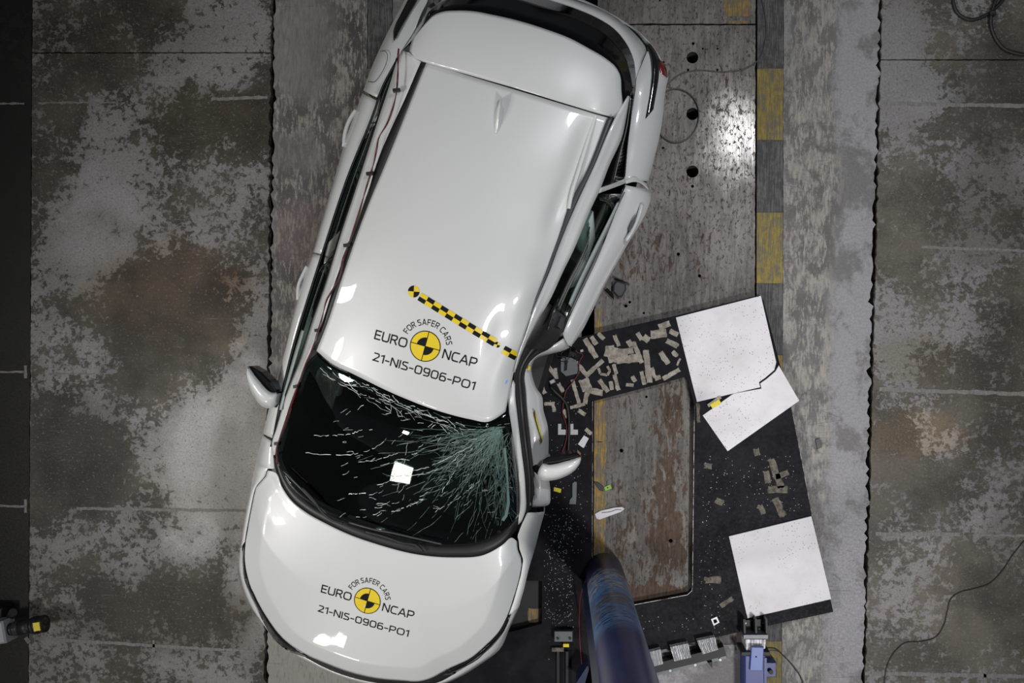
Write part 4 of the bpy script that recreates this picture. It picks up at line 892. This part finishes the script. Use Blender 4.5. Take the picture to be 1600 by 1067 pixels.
# -- mirrors
def mirror(outer, rim, glass_, neck, zt, zb):
    """outer: cap outline seen from above (photo), rim: edge of the glass side."""
    cap = [np.array(p) for p in W([(x, y, zt) for x, y in outer])]
    e = resample(np.array(cap), 20); r_ = resample(W([(x, y, zt) for x, y in rim]), 20)
    c1 = r_*.55 + e*.45; c1[:, 2] = zt + .02
    lowe = e.copy(); lowe[:, 2] = zb + .04; lowe = lowe*.92 + r_*.08; lowr = r_.copy(); lowr[:, 2] = zb
    ee = e.copy(); ee[:, 2] = zt - .05
    G = np.stack([r_, c1, ee, lowe, lowr*.97 + e*.03])
    m = panel('side_mirror', G, M['white'], car, 0.006)
    g2 = W([(x, y, zt - .005) for x, y in glass_]); 
    rr = tube(list(r_) + list(lowr[::-1]) + [r_[0]], .007, 6); mk('mirror_rim', *rr, M['black_gloss'], m, True)
    inset_ = [(r_[i]*.9 + e[i]*.1) for i in range(20)]; low_ = [(lowr[i]*.9 + e[i]*.1) for i in range(20)]
    mk('mirror_glass', *join((inset_ + low_, [(i, i+1, 21+i, 20+i) for i in range(19)])), M['black_gloss'], m, True)
    mk('mirror_neck', *tube(W(neck), .022, 8, 8), M['black_plastic'], m, True)
    return m
mirror([(389,573),(384,579),(382.5,590),(386,604),(394,620),(403,632),(411,637),(420,637),(427,632),(432,615)], [(389,574),(394,581),(404,593),(414,605),(423,613),(432,614)],
       [], [(428,630,1.03),(434,632,1.02),(440,634,1.0)], 1.14, .98)
mirror([(906.5,715),(906,722),(901,731),(893,739),(880,746),(862,751),(848,750.5),(842,747),(846,730),(851,726)], [(906,714),(898,717),(885,720),(868,724.5),(855,725.5),(850,723)],
       [], [(848,742,1.03),(841,735,1.02),(836,730,1.0)], 1.14, .98)
# black upper shrouds of the glass side
mk('mirror_shroud', *prism(W([(388,573,1.13),(393,572.5,1.13),(408,581,1.13),(424,597,1.13),(432,609,1.13),(431,614,1.13),(423,614,1.13),(404,594,1.13)]), 1.0, 1.135, .01), M['black_gloss'], car, label='black glass-side rim of the mirror')
mk('mirror_shroud', *prism(W([(907,712,1.15),(902,707,1.15),(880,710,1.15),(855,714,1.15),(848,719,1.15),(852,725,1.15),(870,723,1.15),(898,716,1.15)]), 1.0, 1.155, .01), M['black_gloss'], car, label='black glass-side rim of the mirror')

# -- wheels
for lo in (AX_F, AX_R):
    for sd in (-1, 1):
        z0 = 0.001 if sd < 0 else (CZ + .001 if lo < 0 else 0.001)
        cc = CW(lo, sd*0.74, WR + z0)
        prof = [(.20, -.1), (.30, -.11), (.335, -.095), (.345, -.06), (.345, .06), (.335, .095), (.30, .11), (.20, .1)]
        V, Fc = [], []; n_ = 32
        for i in range(n_):
            t = 2*math.pi*i/n_
            for r_, y_ in prof: V.append(cc + AU*r_*math.cos(t) + np.array([0, 0, r_*math.sin(t)]) + AV*y_)
        k = len(prof)
        for i in range(n_):
            for j in range(k): Fc.append((i*k + j, i*k + (j+1) % k, ((i+1) % n_)*k + (j+1) % k, ((i+1) % n_)*k + j))
        wh = mk('wheel', V, Fc, M['rubber'], car, True)
        hub = cyl(cc + AV*sd*.02, cc + AV*sd*.085, .06, 16)
        sp = [hub]
        for q in range(5):
            t = 2*math.pi*q/5; d_ = AU*math.cos(t) + np.array([0, 0, math.sin(t)])
            sp.append(tube([cc + AV*sd*.07 + d_*.05, cc + AV*sd*.085 + d_*.205], .02, 6))
        sp.append(tube([cc + AV*sd*.08 + (AU*math.cos(t) + np.array([0, 0, math.sin(t)]))*.21 for t in np.linspace(0, 2*math.pi, 33)], .014, 6))
        mk('rim', *join(*sp), M['alloy'], wh, True)

# -- measuring wire taped along the left rail
wire1 = [(623,76,1.49),(622,88,1.5),(622,105,1.51),(621,125,1.52),(620,140,1.53),(615,165,1.53),(604,195,1.535),(592,215,1.535),(588,235,1.535),(584,255,1.53),(579,272,1.53),(572,295,1.53),(566,315,1.53),(557,345,1.528),(545,380,1.525),(536,405,1.525),(531,430,1.52),(521,450,1.515),(510,470,1.51),(505,490,1.50),(501,505,1.495),(494,525,1.485),(488,545,1.465),(478,568,1.43),(466,600,1.34),(452,640,1.225),(440,678,1.13),(432,705,1.07),(434,725,1.055)]
for nm, dx, mt in (('red', .9, 'wire_red'), ('black', -.9, 'wire_black')):
    P = resample(W([(x + dx*math.sin(i*1.3 + .6), y, z + .012) for i, (x, y, z) in enumerate(wire1)]), 110)
    mk('measuring_wire', *tube(P, .0028, 6), M[mt], car, True, label='thin %s wire taped along the roof rail' % nm)
for (x, y, z, wd) in [(619.5,141,1.535,11),(578,271,1.535,11),(542.5,383,1.53,11),(495,516,1.495,6),(462,604,1.345,7),(432,693,1.10,7)]:
    p = at(x, y, z); mk('wire_clip', *obox(p, np.array([1, .12]), None, wd/2/270, .009, z - .02, z + .012, .002), M['black_plastic'], car)

# -- lettering and crash-test targets
def project(V2, tree, off):
    out = []
    for x, y in V2:
        h = tree.ray_cast(Vector((x, y, 3)), Vector((0, 0, -1)))
        out.append((x, y, (h[0].z if h[0] is not None else 1.4) + off))
    return out
def rr(x0, y0, x1, y1, r, n=6):
    P = []
    for cx_, cy_, a in ((x1-r, y1-r, 0), (x0+r, y1-r, 90), (x0+r, y0+r, 180), (x1-r, y0+r, 270)):
        P += [(cx_ + r*math.cos(math.radians(a + 90*k/n)), cy_ + r*math.sin(math.radians(a + 90*k/n))) for k in range(n + 1)]
    return P + [P[0]]
def arcp(cx_, cy_, rx, ry, a0, a1, n=8): return [(cx_ + rx*math.cos(math.radians(a0 + (a1-a0)*k/n)), cy_ + ry*math.sin(math.radians(a0 + (a1-a0)*k/n))) for k in range(n + 1)]
_nine = [rr(0, .42, .62, 1, .26), [(.62, .7), (.62, .3)] + arcp(.32, .3, .3, .3, 0, -75) + [(.08, .01)]]
GLYPH = {
 'E': [[(.56,1),(0,1),(0,0),(.56,0)], [(0,.51),(.5,.51)]],
 'U': [[(0,1),(0,.3)] + arcp(.3, .3, .3, .3, 180, 270) + arcp(.4, .3, .3, .3, 270, 360) + [(.7,1)]],
 'R': [[(0,0),(0,1),(.36,1)] + arcp(.36, .735, .26, .265, 90, -90) + [(0,.47)], [(.36,.47),(.64,0)]],
 'O': [rr(0, 0, .82, 1, .38)], '0': [rr(0, 0, .68, 1, .32)],
 'N': [[(0,0),(0,1),(.06,1),(.66,0),(.72,0),(.72,1)]],
 'C': [[(.66,.97),(.5,1),(.38,1)] + arcp(.38, .62, .38, .38, 90, 180) + arcp(.38, .38, .38, .38, 180, 270) + [(.5,0),(.66,.03)]],
 'A': [[(0,0),(.36,1),(.44,1),(.8,0)], [(.13,.32),(.67,.32)]],
 'P': [[(0,0),(0,1),(.4,1)] + arcp(.4, .7, .28, .3, 90, -90) + [(0,.4)]],
 'F': [[(0,0),(0,1),(.54,1)], [(0,.5),(.48,.5)]],
 '2': [[(.02,.92),(.14,1)] + arcp(.32, .72, .27, .28, 100, -25) + [(.02,0),(.62,0)]],
 '1': [[(0,.82),(.26,1),(.26,0)]], '-': [[(0,.42),(.36,.42)]], 'I': [[(0,0),(0,1)]],
 'S': [[(.58,.93),(.44,1),(.26,1)] + arcp(.26, .76, .24, .24, 90, 250, 6) + [(.3,.52)] + arcp(.36, .25, .25, .25, 80, -90, 7) + [(.16,0),(0,.07)]],
 '9': _nine, '6': [[(.62 - x, 1 - y) for x, y in p] for p in _nine]}
def stroke(p, hw):
    V, Fc = [], []; P = np.array(p, float)
    for a, b in zip(P[:-1], P[1:]):
        d = b - a; L = np.linalg.norm(d)
        if L < 1e-6: continue
        d /= L; nn = np.array([-d[1], d[0]])*hw; e = d*(hw if L > .15 else hw*.35); k = len(V)
        V += [a - e - nn, b + e - nn, b + e + nn, a - e + nn]; Fc.append((k, k+1, k+2, k+3))
    return V, Fc
def text_flat(body, hw=0.07):
    V, Fc, x = [], [], 0.0
    for ch in body:
        w_ = 0
        for p in GLYPH[ch]:
            q = [(min(max(px_, 0), 9) + x, min(max(py_, hw), 1 - hw)) for px_, py_ in p]; v, f = stroke(q, hw); b = len(V)
            V += v; Fc += [tuple(i + b for i in t) for t in f]; w_ = max(w_, max(t[0] for t in p))
        x += w_ + .27
    return np.array(V), Fc
CAP = 1.0
def lay_text(body, p0, p1, cap, z):
    """Fit text between two baseline points (photo) with the given cap height (m)."""
    V, Fc = text_flat(body); a, b = at(*p0, z)[:2], at(*p1, z)[:2]
    L = np.linalg.norm(b - a); d = (b - a)/L; nn = np.array([-d[1], d[0]])
    x0, x1 = V[:, 0].min(), V[:, 0].max(); y1 = V[:, 1].max()
    return [tuple(a + d*(x - x0)/(x1 - x0)*L + nn*y*cap/CAP) for x, y in V], Fc
def arc_text(body, c, r, cap, a0, a1, rot):
    """Letters set one by one on an arc, a0 -> a1 (radians, clockwise) about c."""
    V, Fc = [], []; glyph = []
    adv = {}
    for ch in body:
        if ch == ' ': glyph.append((None, None, .4)); continue
        v, f = text_flat(ch); w_ = v[:, 0].max() - v[:, 0].min(); v = v - np.array([v[:, 0].min() + w_/2, 0]); glyph.append((v, f, w_ + .3))
    tot = sum(g[2] for g in glyph); s = 0.0
    for v, f, w_ in glyph:
        if v is not None:
            t = a0 + (a1 - a0)*(s + w_/2)/tot; sc = cap/CAP; b = len(V)
            for x, y in v*np.array([.68, 1]):
                tt = t - x*sc/r; rr = r + y*sc
                V.append((c[0] + rr*math.cos(tt + rot), c[1] + rr*math.sin(tt + rot)))
            Fc += [tuple(i + b for i in q) for q in f]
        s += w_
    return V, Fc
def put_text(pieces, tree, parent):
    for lab, (V, Fc) in pieces: mk('lettering', project(V, tree, .0022), Fc, M['ink'], parent, label=lab)
def sectors(c, r0, r1, a0, a1, n=12):
    V = [(c[0] + r*math.cos(a), c[1] + r*math.sin(a)) for a in np.linspace(a0, a1, n + 1) for r in (max(r0, 1e-4), r1)]
    return V, [(2*i, 2*i+1, 2*i+3, 2*i+2) for i in range(n)]
def disc(name, c, r, tree, parent, rot, quarter=False, lab=None):
    V, Fc, Fm = [], [], []
    def add(v, f, m):
        b = len(V); V.extend(v); Fc.extend([tuple(i + b for i in q) for q in f]); Fm.extend([m]*len(f))
    hp = math.pi/2
    if quarter:
        for k in range(4): add(*sectors(c, 0, r, rot + k*hp, rot + (k+1)*hp, 8), k % 2)
    else:
        ri = r*.94; bk = .57*r; g = .0
        for k in range(4):
            a0, a1 = rot + k*hp, rot + (k+1)*hp
            if k % 2 == 1: add(*sectors(c, 0, bk, a0, a1), 1); add(*sectors(c, bk, ri, a0, a1), 0)
            else: add(*sectors(c, 0, ri, a0, a1), 0)
        add(*sectors(c, ri, r, rot, rot + 4*hp, 48), 1)
    P = project(V, tree, .0018)
    if not quarter:   # cross lines
        for k in range(2):
            d = np.array([math.cos(rot + k*hp), math.sin(rot + k*hp)]); nn = np.array([-d[1], d[0]])*r*.025
            q = [np.array(c) + d*r*s + nn*t for s in np.linspace(-1, 1, 9) for t in (-1, 1)]
            b = len(P); P += project([tuple(x) for x in q], tree, .0024); Fc.extend([(b+2*i, b+2*i+1, b+2*i+3, b+2*i+2) for i in range(8)]); Fm.extend([1]*8)
    return mk(name, P, Fc, [M['target_yellow'], M['ink']], parent, fmats=Fm, label=lab)
rotT = -TH
rc = at(664, 541, 1.575)[:2]
put_text([('black word left of the round target', lay_text('EURO', (583,529.5), (634,544), .054, 1.57)), ('black word right of the round target', lay_text('NCAP', (689.5,559.5), (742,575), .054, 1.57)), ('black test number below the round target', lay_text('21-NIS-0906-PO1', (579.5,563), (739,610.5), .048, 1.56)),
          ('small black words arched over the round target', arc_text('FOR SAFER CARS', rc, .118, .034, math.pi/2 + 1.27, math.pi/2 - 1.25, rotT))], roofB, roof)
disc('target_disc', rc, .087, roofB, roof, rotT, lab='round yellow and black crash-test target')
bc = at(575, 937.5, 1.03)[:2]
put_text([('black word left of the round target', lay_text('EURO', (501,925), (548.5,938.3), .052, 1.03)), ('black word right of the round target', lay_text('NCAP', (597,953), (646,967), .052, 1.03)), ('black test number below the round target', lay_text('21-NIS-0906-PO1', (494.5,956.5), (637,996.5), .046, 1.02)),
          ('small black words arched over the round target', arc_text('FOR SAFER CARS', bc, .115, .033, math.pi/2 + 1.25, math.pi/2 - 1.22, rotT))], bonB, bonnet)
disc('target_disc', bc, .084, bonB, bonnet, rotT, lab='round yellow and black crash-test target')
disc('target_disc', at(647.5, 455.7, 1.585)[:2], .033, roofB, roof, rotT + .2, True, 'small quartered target')
disc('target_disc', at(776, 538.7, 1.55)[:2], .0165, roofB, roof, rotT, True, 'tiny quartered target')
def checker(p0, p1, cols, wpx, z, lab, flip=0):
    a, b = at(*p0, z)[:2], at(*p1, z)[:2]; L = np.linalg.norm(b - a); d = (b - a)/L; nn = np.array([-d[1], d[0]])*wpx/2/284
    V, Fc, Fm = [], [], []
    N_ = 5
    for i in range(cols):
        for r_ in range(2):
            for u in range(N_):
                for v_ in range(N_):
                    k = len(V); s0, s1 = (i + u/N_)/cols, (i + (u+1)/N_)/cols; t0, t1 = r_ - 1 + v_/N_, r_ - 1 + (v_+1)/N_
                    V += [tuple(a + d*L*s + nn*t) for s, t in ((s0, t0), (s1, t0), (s1, t1), (s0, t1))]; Fc.append((k, k+1, k+2, k+3)); Fm.append((i + r_ + flip + 1) % 2)
    mk('checker_tape', project(V, roofB, .0025), Fc, [M['target_yellow'], M['ink']], roof, fmats=Fm, label=lab)
checker((657.5, 463.5), (772.5, 535.5), 11, 13.5, 1.565, 'long yellow and black checkered tape')
checker((786, 546), (806, 557.5), 2, 13.5, 1.52, 'short end of the checkered tape', 1)

# ------------------------------------------------------------------ blue impact pole
pb = at(944, 893, CZ); pt = at(986, 1082, 2.65)
pole = thing('impact_pole', pb, 'tall blue steel pole with scuffed paint standing on the black plate', 'pole')
axis = (pt - pb)*1.3
P = [pb + axis*t for t in np.linspace(0, 1, 48)]
V, Fc = tube(P, 0.132, 40)
for k in range(40): V[k][2] = CZ + .001                     # foot cut level on the plate
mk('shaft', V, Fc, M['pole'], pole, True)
pd = np.array([-.6, -.8, 0]); pd /= np.linalg.norm(pd); ps = np.array([-pd[1], pd[0], 0])
def pbox(t0, t1, o, hw, hd):
    A, Bq = pb + axis*t0 + o, pb + axis*t1 + o
    A[2] = CZ + .001
    V = [q + ps*sx*hw + pd*sy*hd for q in (A, Bq) for sx, sy in ((-1, -1), (1, -1), (1, 1), (-1, 1))]
    return V, [(3, 2, 1, 0), (4, 5, 6, 7)] + [(i, (i+1) % 4, 4 + (i+1) % 4, 4 + i) for i in range(4)]
mk('back_plate', *pbox(0.0, 1, pd*.10, .085, .05), M['pole_dark'], pole, label='dark blue backing plate of the pole')
mk('red_wire', *tube([at(925, 888, .2), at(916, 905, .25), at(905, 965, CZ+.01), at(906, 1000, CZ+.005), at(909, 1040, CZ+.005), at(908, 1080, CZ+.005)], .003, 6, 30), M['wire_red'], pole, True)
mk('foot_rib', *prism(pxpoly([(900, 1068), (918, 1040), (920, 1046), (912, 1075)], .3), CZ + .001, .3), M['pole_dark'], pole)

# ------------------------------------------------------------------ white boards on the plate
BZ = CZ + 0.016
bd = [([(1056,496),(1189,462),(1213,566),(1210,578),(1196,590),(1186,597),(1188,605),(1089,628)], 'white speckled square board, broken at one corner, at the top of the black plate'),
      ([(1098,649),(1137,705),(1249,626),(1217,571),(1212,580),(1198,592),(1188,599),(1190,607),(1146,615)], 'white broken-off board piece lying askew below the larger broken board'),
      ([(1139,838),(1268,806.5),(1299,936),(1168,966)], 'clean intact white square board near the bottom edge of the black plate')]
for pts, lab in bd:
    poly = pxpoly(pts, BZ); c = np.mean(poly, axis=0)
    mk('white_board', *prism(poly, CZ + .0036, BZ, .0012), M['board'], label=lab, cat='board')

# ------------------------------------------------------------------ honeycomb blocks on an angle beam, blue buffer, stops
bm1 = thing('angle_beam', at(1070, 1035, 0), 'dark steel angle beam carrying silver crush blocks beside the blue pole', 'beam')
a0, a1 = at(985, 1053, .1), at(1133, 1017, .1)
dx = (a1 - a0)/np.linalg.norm(a1 - a0); dy = np.array([-dx[1], dx[0], 0])
def beam_box(o0, o1, z0, z1): return prism([a0 + dy*o0, a1 + dy*o0, a1 + dy*o1, a0 + dy*o1], z0, z1)
mk('web', *beam_box(-.035, .03, 0, .1), M['dark_steel'], bm1)
mk('flange', *beam_box(-.085, -.035, 0, .012), M['bracket_grey'], bm1)
for px_, py_ in [(1047, 1047), (1086, 1038), (1125, 1030)]:
    p = at(px_, py_, .012); mk('bolt', *cyl(p, p + np.array([0, 0, .012]), .010, 8), M['silver'], bm1)
mk('rib', *prism(pxpoly([(1105, 1033), (1112, 1031), (1112, 1042)], .012), .012, .05), M['dark_steel'], bm1)
def crush(pts, z0, z1, lab):
    p = pxpoly(pts, z1); q = prism(p, z0, z1); V, Fc = q
    a, b, c, d = [np.array(x) for x in p]
    o = empty('crush_block', ((a + c)/2)[:2].tolist() + [z0], label=lab, cat='crush block', group='silver honeycomb crush blocks on the angle beam')
    mk('core', V, Fc, M['honeycomb'], o)
    for i in range(9):
        t = (i + .5)/9 + rng.uniform(-.03, .03); s0, s1 = a + (b - a)*t, d + (c - d)*(t + rng.uniform(-.04, .04))
        mk('fold', *tube([s0 + [0, 0, .002], s0*.5 + s1*.5 + [0, 0, .005], s1 + [0, 0, .002]], .0045, 5), M['silver'], o)
crush([(1013,1019),(1032,1014),(1036,1037),(1018,1042)], .1005, .15, 'silver crush block nearest the blue pole')
crush([(1047,1011),(1075,1005),(1080,1027),(1054,1033)], .1005, .15, 'middle silver crush block, second from the blue pole')
crush([(1089,1001),(1117,995),(1122,1015),(1098,1022)], .1005, .15, 'silver crush block at the free end of the angle beam')
bf = thing('buffer_unit', at(1182, 1040, 0), 'blue steel buffer beam with a black open bracket at its head, beside the black plate', 'buffer')
mk('beam', *prism(pxpoly([(1164, 1024), (1197, 1024), (1197, 1180), (1164, 1180)], .2), .0, .2, .006), M['blue_beam'], bf)
mk('head_plate', *prism(pxpoly([(1159, 1019), (1203, 1019), (1203, 1024), (1159, 1024)], .21), 0, .21), M['dark_steel'], bf)
mk('top_plate', *prism(pxpoly([(1174.5, 1011), (1193.5, 1011.5), (1191.5, 1048), (1172, 1047.5)], .225), .19, .225, .003), M['blue_plate'], bf)
p = at(1181.5, 1026, .226); mk('bolt_hole', *cyl(p - [0, 0, .002], p, .006, 10), M['pit'], bf)
mk('lug', *prism(pxpoly([(1197, 1035), (1213, 1035), (1213, 1058), (1197, 1058)], .12), .0, .12, .004), M['blue_beam'], bf)
p = at(1203.5, 1048, .12); mk('bolt', *cyl(p, p + np.array([0, 0, .03]), .016, 8), M['dark_steel'], bf)
mk('side_flange', *prism(pxpoly([(1194, 1028), (1198, 1028), (1198, 1100), (1194, 1100)], .21), 0, .21), M['blue_beam'], bf)
mk('crush_core', *prism(pxpoly([(1165, 999), (1196, 999), (1196, 1013), (1176, 1018), (1166, 1018)], .17), 0, .17), M['honeycomb'], bf)
mk('cross_plate', *prism(pxpoly([(1162, 992), (1200, 992), (1200, 998), (1162, 998)], .21), CZ + .001, .21), M['bracket_grey'], bf)
for x in (1161.5, 1179.5, 1196):
    mk('bracket_wall', *prism(pxpoly([(x, 968), (x + 3, 967), (x + 4, 992), (x + .8, 992)], .19), CZ + .001, .19), M['dark_steel'], bf)
mk('bracket_base', *prism(pxpoly([(1162, 969), (1198, 967), (1199, 992), (1162, 992)], .1), CZ + .001, .1), M['dark_steel'], bf)
for x, y in ((1164.5, 973), (1192, 973), (1186, 982)):
    p = at(x, y, .1); mk('bolt', *cyl(p, p + np.array([0, 0, .01]), .006, 8), M['silver'], bf)

# ------------------------------------------------------------------ debris and small things
d1 = thing('black_debris', at(965, 448, 0), 'broken black glossy plastic piece on the steel plate beside the rear door', 'debris')
mk('shell', *prism(pxpoly([(958, 444), (963, 438), (978, 442), (979, 452), (973, 463), (966, 465), (957, 456)], .05), 0, .05, .012), M['grey_trim'], d1)
mk('shard', *prism(pxpoly([(957, 431), (963, 434), (985, 444), (970, 440)], .03), 0.0, .03), M['black_gloss'], d1)
mk('shard', *prism(pxpoly([(944, 453), (949, 450), (958, 459), (960, 468), (955, 464)], .03), 0.0, .03, .004), M['black_gloss'], d1)
d2 = thing('white_shard', at(952, 801, 0), 'long pointed white painted shard lying in the cutout on rusty steel', 'debris')
mk('blade', *prism(pxpoly([(929, 803), (938, 798), (960, 793), (972, 792), (976, 795), (970, 800), (953, 806), (937, 812), (932, 811)], .014), 0.0015, .014, .003), M['board'], d2)
mk('scrape', *tube([at(940, 801, .0145), at(955, 799, .0145), at(964, 796, .0145), at(971, 796.5, .0145)], .0025, 5, 12), M['grey_trim'], d2)
d3 = thing('tagged_clip', at(944, 761, 0), 'black clip with a small green tag in the yellow-edged cutout', 'clip')
mk('clip', *prism(pxpoly([(928, 753), (934, 753), (943, 760), (943, 767), (937, 766), (931, 758)], .012), 0.0015, .012, .002), M['black_plastic'], d3)
mk('tag', *prism(pxpoly([(944, 761), (953, 757), (956, 763), (946, 767)], .008), 0.0002, .008), M['tag_green'], d3)
p = at(949.5, 762, .008); mk('dot', *cyl(p, p + [0, 0, .001], .005, 8), M['ink'], d3)
mk('yellow_tag', *prism(pxpoly([(866, 761), (877, 764), (876, 770), (865, 767)], CZ + .006), CZ + .0003, CZ + .006), M['tag_yellow'], label='small yellow paper tag on the black plate below the fallen mirror', cat='tag')
mk('metal_strap', *prism(pxpoly([(894, 755), (898, 752), (901.5, 753), (901, 775), (900, 788), (889, 788), (890, 781), (894, 776)], CZ + .01), CZ + .0003, CZ + .01, .002), M['bracket_grey'], label='thin bent grey metal strap lying on the black plate', cat='strap')
mk('grey_card', *prism(pxpoly([(912.5, 680), (920, 685), (912, 700), (903, 694)], CZ + .004), CZ + .0003, CZ + .004), M['board'], label='small pale card lying beside the long cutout', cat='card')
mk('dark_block', *prism(pxpoly([(1274, 687), (1281, 684), (1284, 699), (1277, 702)], .012), .0003, .012, .002), M['grey_trim'], label='small dark grey block on the concrete right of the boards', cat='block')
d4 = thing('taped_stick', at(1118, 627, CZ), 'short pale stick wrapped in yellowish tape between the two broken boards', 'stick')
mk('stick', *prism(strip((1106, 634), (1126, 620), 5, BZ), BZ + .0006, BZ + .008), M['tape'], d4)
mk('wrap', *prism(strip((1111, 635), (1125, 627), 7, BZ), BZ + .0006, BZ + .01), M['tag_yellow'], d4)
d5 = thing('broken_harness', at(865, 610, CZ), 'black wiring harness spilled from the crushed door onto the black plate', 'wiring')
mk('loom', *tube([at(860, 604, CZ + .02), at(866, 611, CZ + .03), at(876, 620, CZ + .02), at(884, 630, CZ + .02), at(888, 645, CZ + .02), at(889, 670, CZ + .02), at(888, 705, CZ + .02)], .011, 8, 40), M['wire_black'], d5, True)
mk('red_lead', *tube([at(898, 541, CZ + .01), at(901, 550, CZ + .01), at(910, 553, CZ + .01), at(905, 566, CZ + .02), at(904, 582, CZ + .022), at(894, 598, CZ + .014), at(884, 612, CZ + .02), at(881, 625, CZ + .02), at(879, 645, CZ + .02), at(885, 665, CZ + .02), at(884, 690, CZ + .02), at(877, 710, CZ + .02)], .0035, 6, 60), M['wire_red'], d5, True)
mk('connector', *obox(at(863, 596, CZ + .02), (1, .5), None, .02, .014, CZ + .001, CZ + .03, .004), M['silver'], d5)
mk('connector', *obox(at(894, 553, CZ + .02), (1, -.4), None, .028, .02, CZ + .001, CZ + .03, .006), M['black_plastic'], d5)
mk('connector', *obox(at(909, 548, CZ + .01), (1, .3), None, .012, .01, CZ + .001, CZ + .02, .003), M['silver'], d5)
for k in range(7):
    x0, y0 = 875 + rng.uniform(-6, 18), 545 + rng.uniform(0, 12)
    mk('loose_wire', *tube([at(x0 + 10*math.sin(t + k) + t*1.2, y0 + 9*math.cos(t*1.1 + k), CZ + .04 + .02*math.sin(t*2)) for t in np.linspace(0, 4.5, 14)], .003, 5, 28), M['wire_black'], d5, True)
d6 = thing('latch_plate', at(888, 580, CZ), 'grey latch plate torn from the door, lying by the white car', 'latch')
mk('plate', *prism(pxpoly([(876, 560), (886, 556), (900, 562), (906, 583), (884, 588), (876, 580)], CZ + .008), CZ + .0034, CZ + .009, .002), M['bracket_grey'], d6)
mk('slot', *prism(pxpoly([(882, 563), (887, 562), (886, 578), (881, 580)], CZ + .01), CZ + .0085, CZ + .0105), M['pit'], d6)

# cables on the floor
def cable(name, pts, r, mat, label, z=None):
    return mk(name, *tube(resample(np.array([at(x, y, (z or r) + (q if len(p) > 2 else 0)) for p in pts for (x, y, q) in [(p[0], p[1], p[2] if len(p) > 2 else 0)]]), max(40, len(pts)*8)), r, 6), M[mat], None, True, label=label, cat='cable')
cable('thin_cable', [(1184,-20),(1195,20),(1196,60),(1186,92),(1165,107),(1130,112),(1090,110),(1065,115),(1045,130),(1030,150)], .0045, 'wire_grey', 'thin grey cable curving over the steel plate above the round holes')
cable('thin_cable', [(1033,148),(1050,139),(1072,143),(1088,160),(1092,180),(1086,203),(1070,219),(1050,222),(1036,214),(1028,205)], .0045, 'wire_grey', 'thin grey cable bent in a ring round the middle hole', .0145)
ck = thing('coiled_cable', at(1550, 20, 0), 'thick black cable looped over the concrete at the upper right corner', 'cable')
mk('cable', *tube(resample(np.array([at(x, y, z) for x, y, z in [(1495,-30,.012),(1489,0,.012),(1496,20,.012),(1515,31,.012),(1540,24,.012),(1560,8,.012),(1580,-20,.012)]]), 50), .012, 8), M['wire_black'], ck, True)
mk('cable', *tube(resample(np.array([at(x, y, z) for x, y, z in [(1570,-25,.036),(1553,8,.036),(1548,30,.03),(1553,55,.012),(1570,77,.012),(1590,84,.012),(1640,86,.012)]]), 50), .012, 8), M['wire_black'], ck, True)
mk('tie', *obox(at(1550, 21, .03), (1, .2), None, .02, .018, .001, .055, .008), M['wire_black'], ck)
cable('floor_wire', [(1384,1110),(1382,1065),(1386,1040),(1398,1018),(1415,1004),(1440,1002),(1462,995),(1475,975),(1480,955),(1486,935),(1498,926),(1520,920),(1545,912),(1565,893),(1580,870),(1600,845),(1640,800)], .004, 'wire_black', 'thin dark wire winding over the concrete at lower right')
cable('floor_wire', [(1197,1012),(1210,1013),(1225,1025),(1240,1042),(1252,1060),(1258,1080)], .004, 'wire_black', 'thin dark wire trailing from the blue buffer beam')
cable('floor_wire', [(1197,1018),(1206,1016),(1216,1018),(1230,1030),(1248,1052),(1256,1078)], .003, 'wire_grey', 'second thin wire beside the one from the blue buffer beam')

# high-speed camera at the lower left edge
hc = thing('floor_camera', at(20, 985, 0), 'high-speed camera with a black lens standing at the lower left edge', 'camera')
Z = .22
l0, l1 = at(16, 983, Z), at(71, 974, Z); dl = (l1 - l0)/np.linalg.norm(l1 - l0); sl = np.array([-dl[1], dl[0], 0]); LL = np.linalg.norm(l1 - l0)
def lc(t0, t1, r0, r1=None, n_=28): return cyl(l0 + dl*LL*t0, l0 + dl*LL*t1, r0, n_, r1)
body = mk('lens', *join(lc(0, .12, .045), lc(.12, .28, .05), lc(.3, .62, .052), lc(.62, .72, .058), lc(.72, .82, .064), lc(.82, 1.0, .062)), M['black_plastic'], hc, True)
mk('lens_glass', *lc(.97, 1.003, .045), M['lens_glass'], body)
mk('sticker', *prism([l0 + dl*LL*.80 + sl*-.03, l0 + dl*LL*.98 + sl*-.03, l0 + dl*LL*.98 + sl*.03, l0 + dl*LL*.80 + sl*.03], Z + .045, Z + .0655), M['tag_yellow'], body, label='yellow sticker on the lens')
for t in (.16, .2, .24): mk('focus_ring', *lc(t, t + .02, .0535), M['grey_trim'], body)
mk('housing', *obox(l0 - dl*.13, dl[:2], None, .13, .08, Z - .07, Z + .075, .012), M['camera_body'], hc)
mk('knob', *cyl(at(17, 962, .16), at(20, 957, .22), .03, 16), M['black_plastic'], hc)
mk('mount', *obox(at(-10, 968, .1), (1, 0), None, .09, .1, 0, .15, .006), M['dark_steel'], hc)
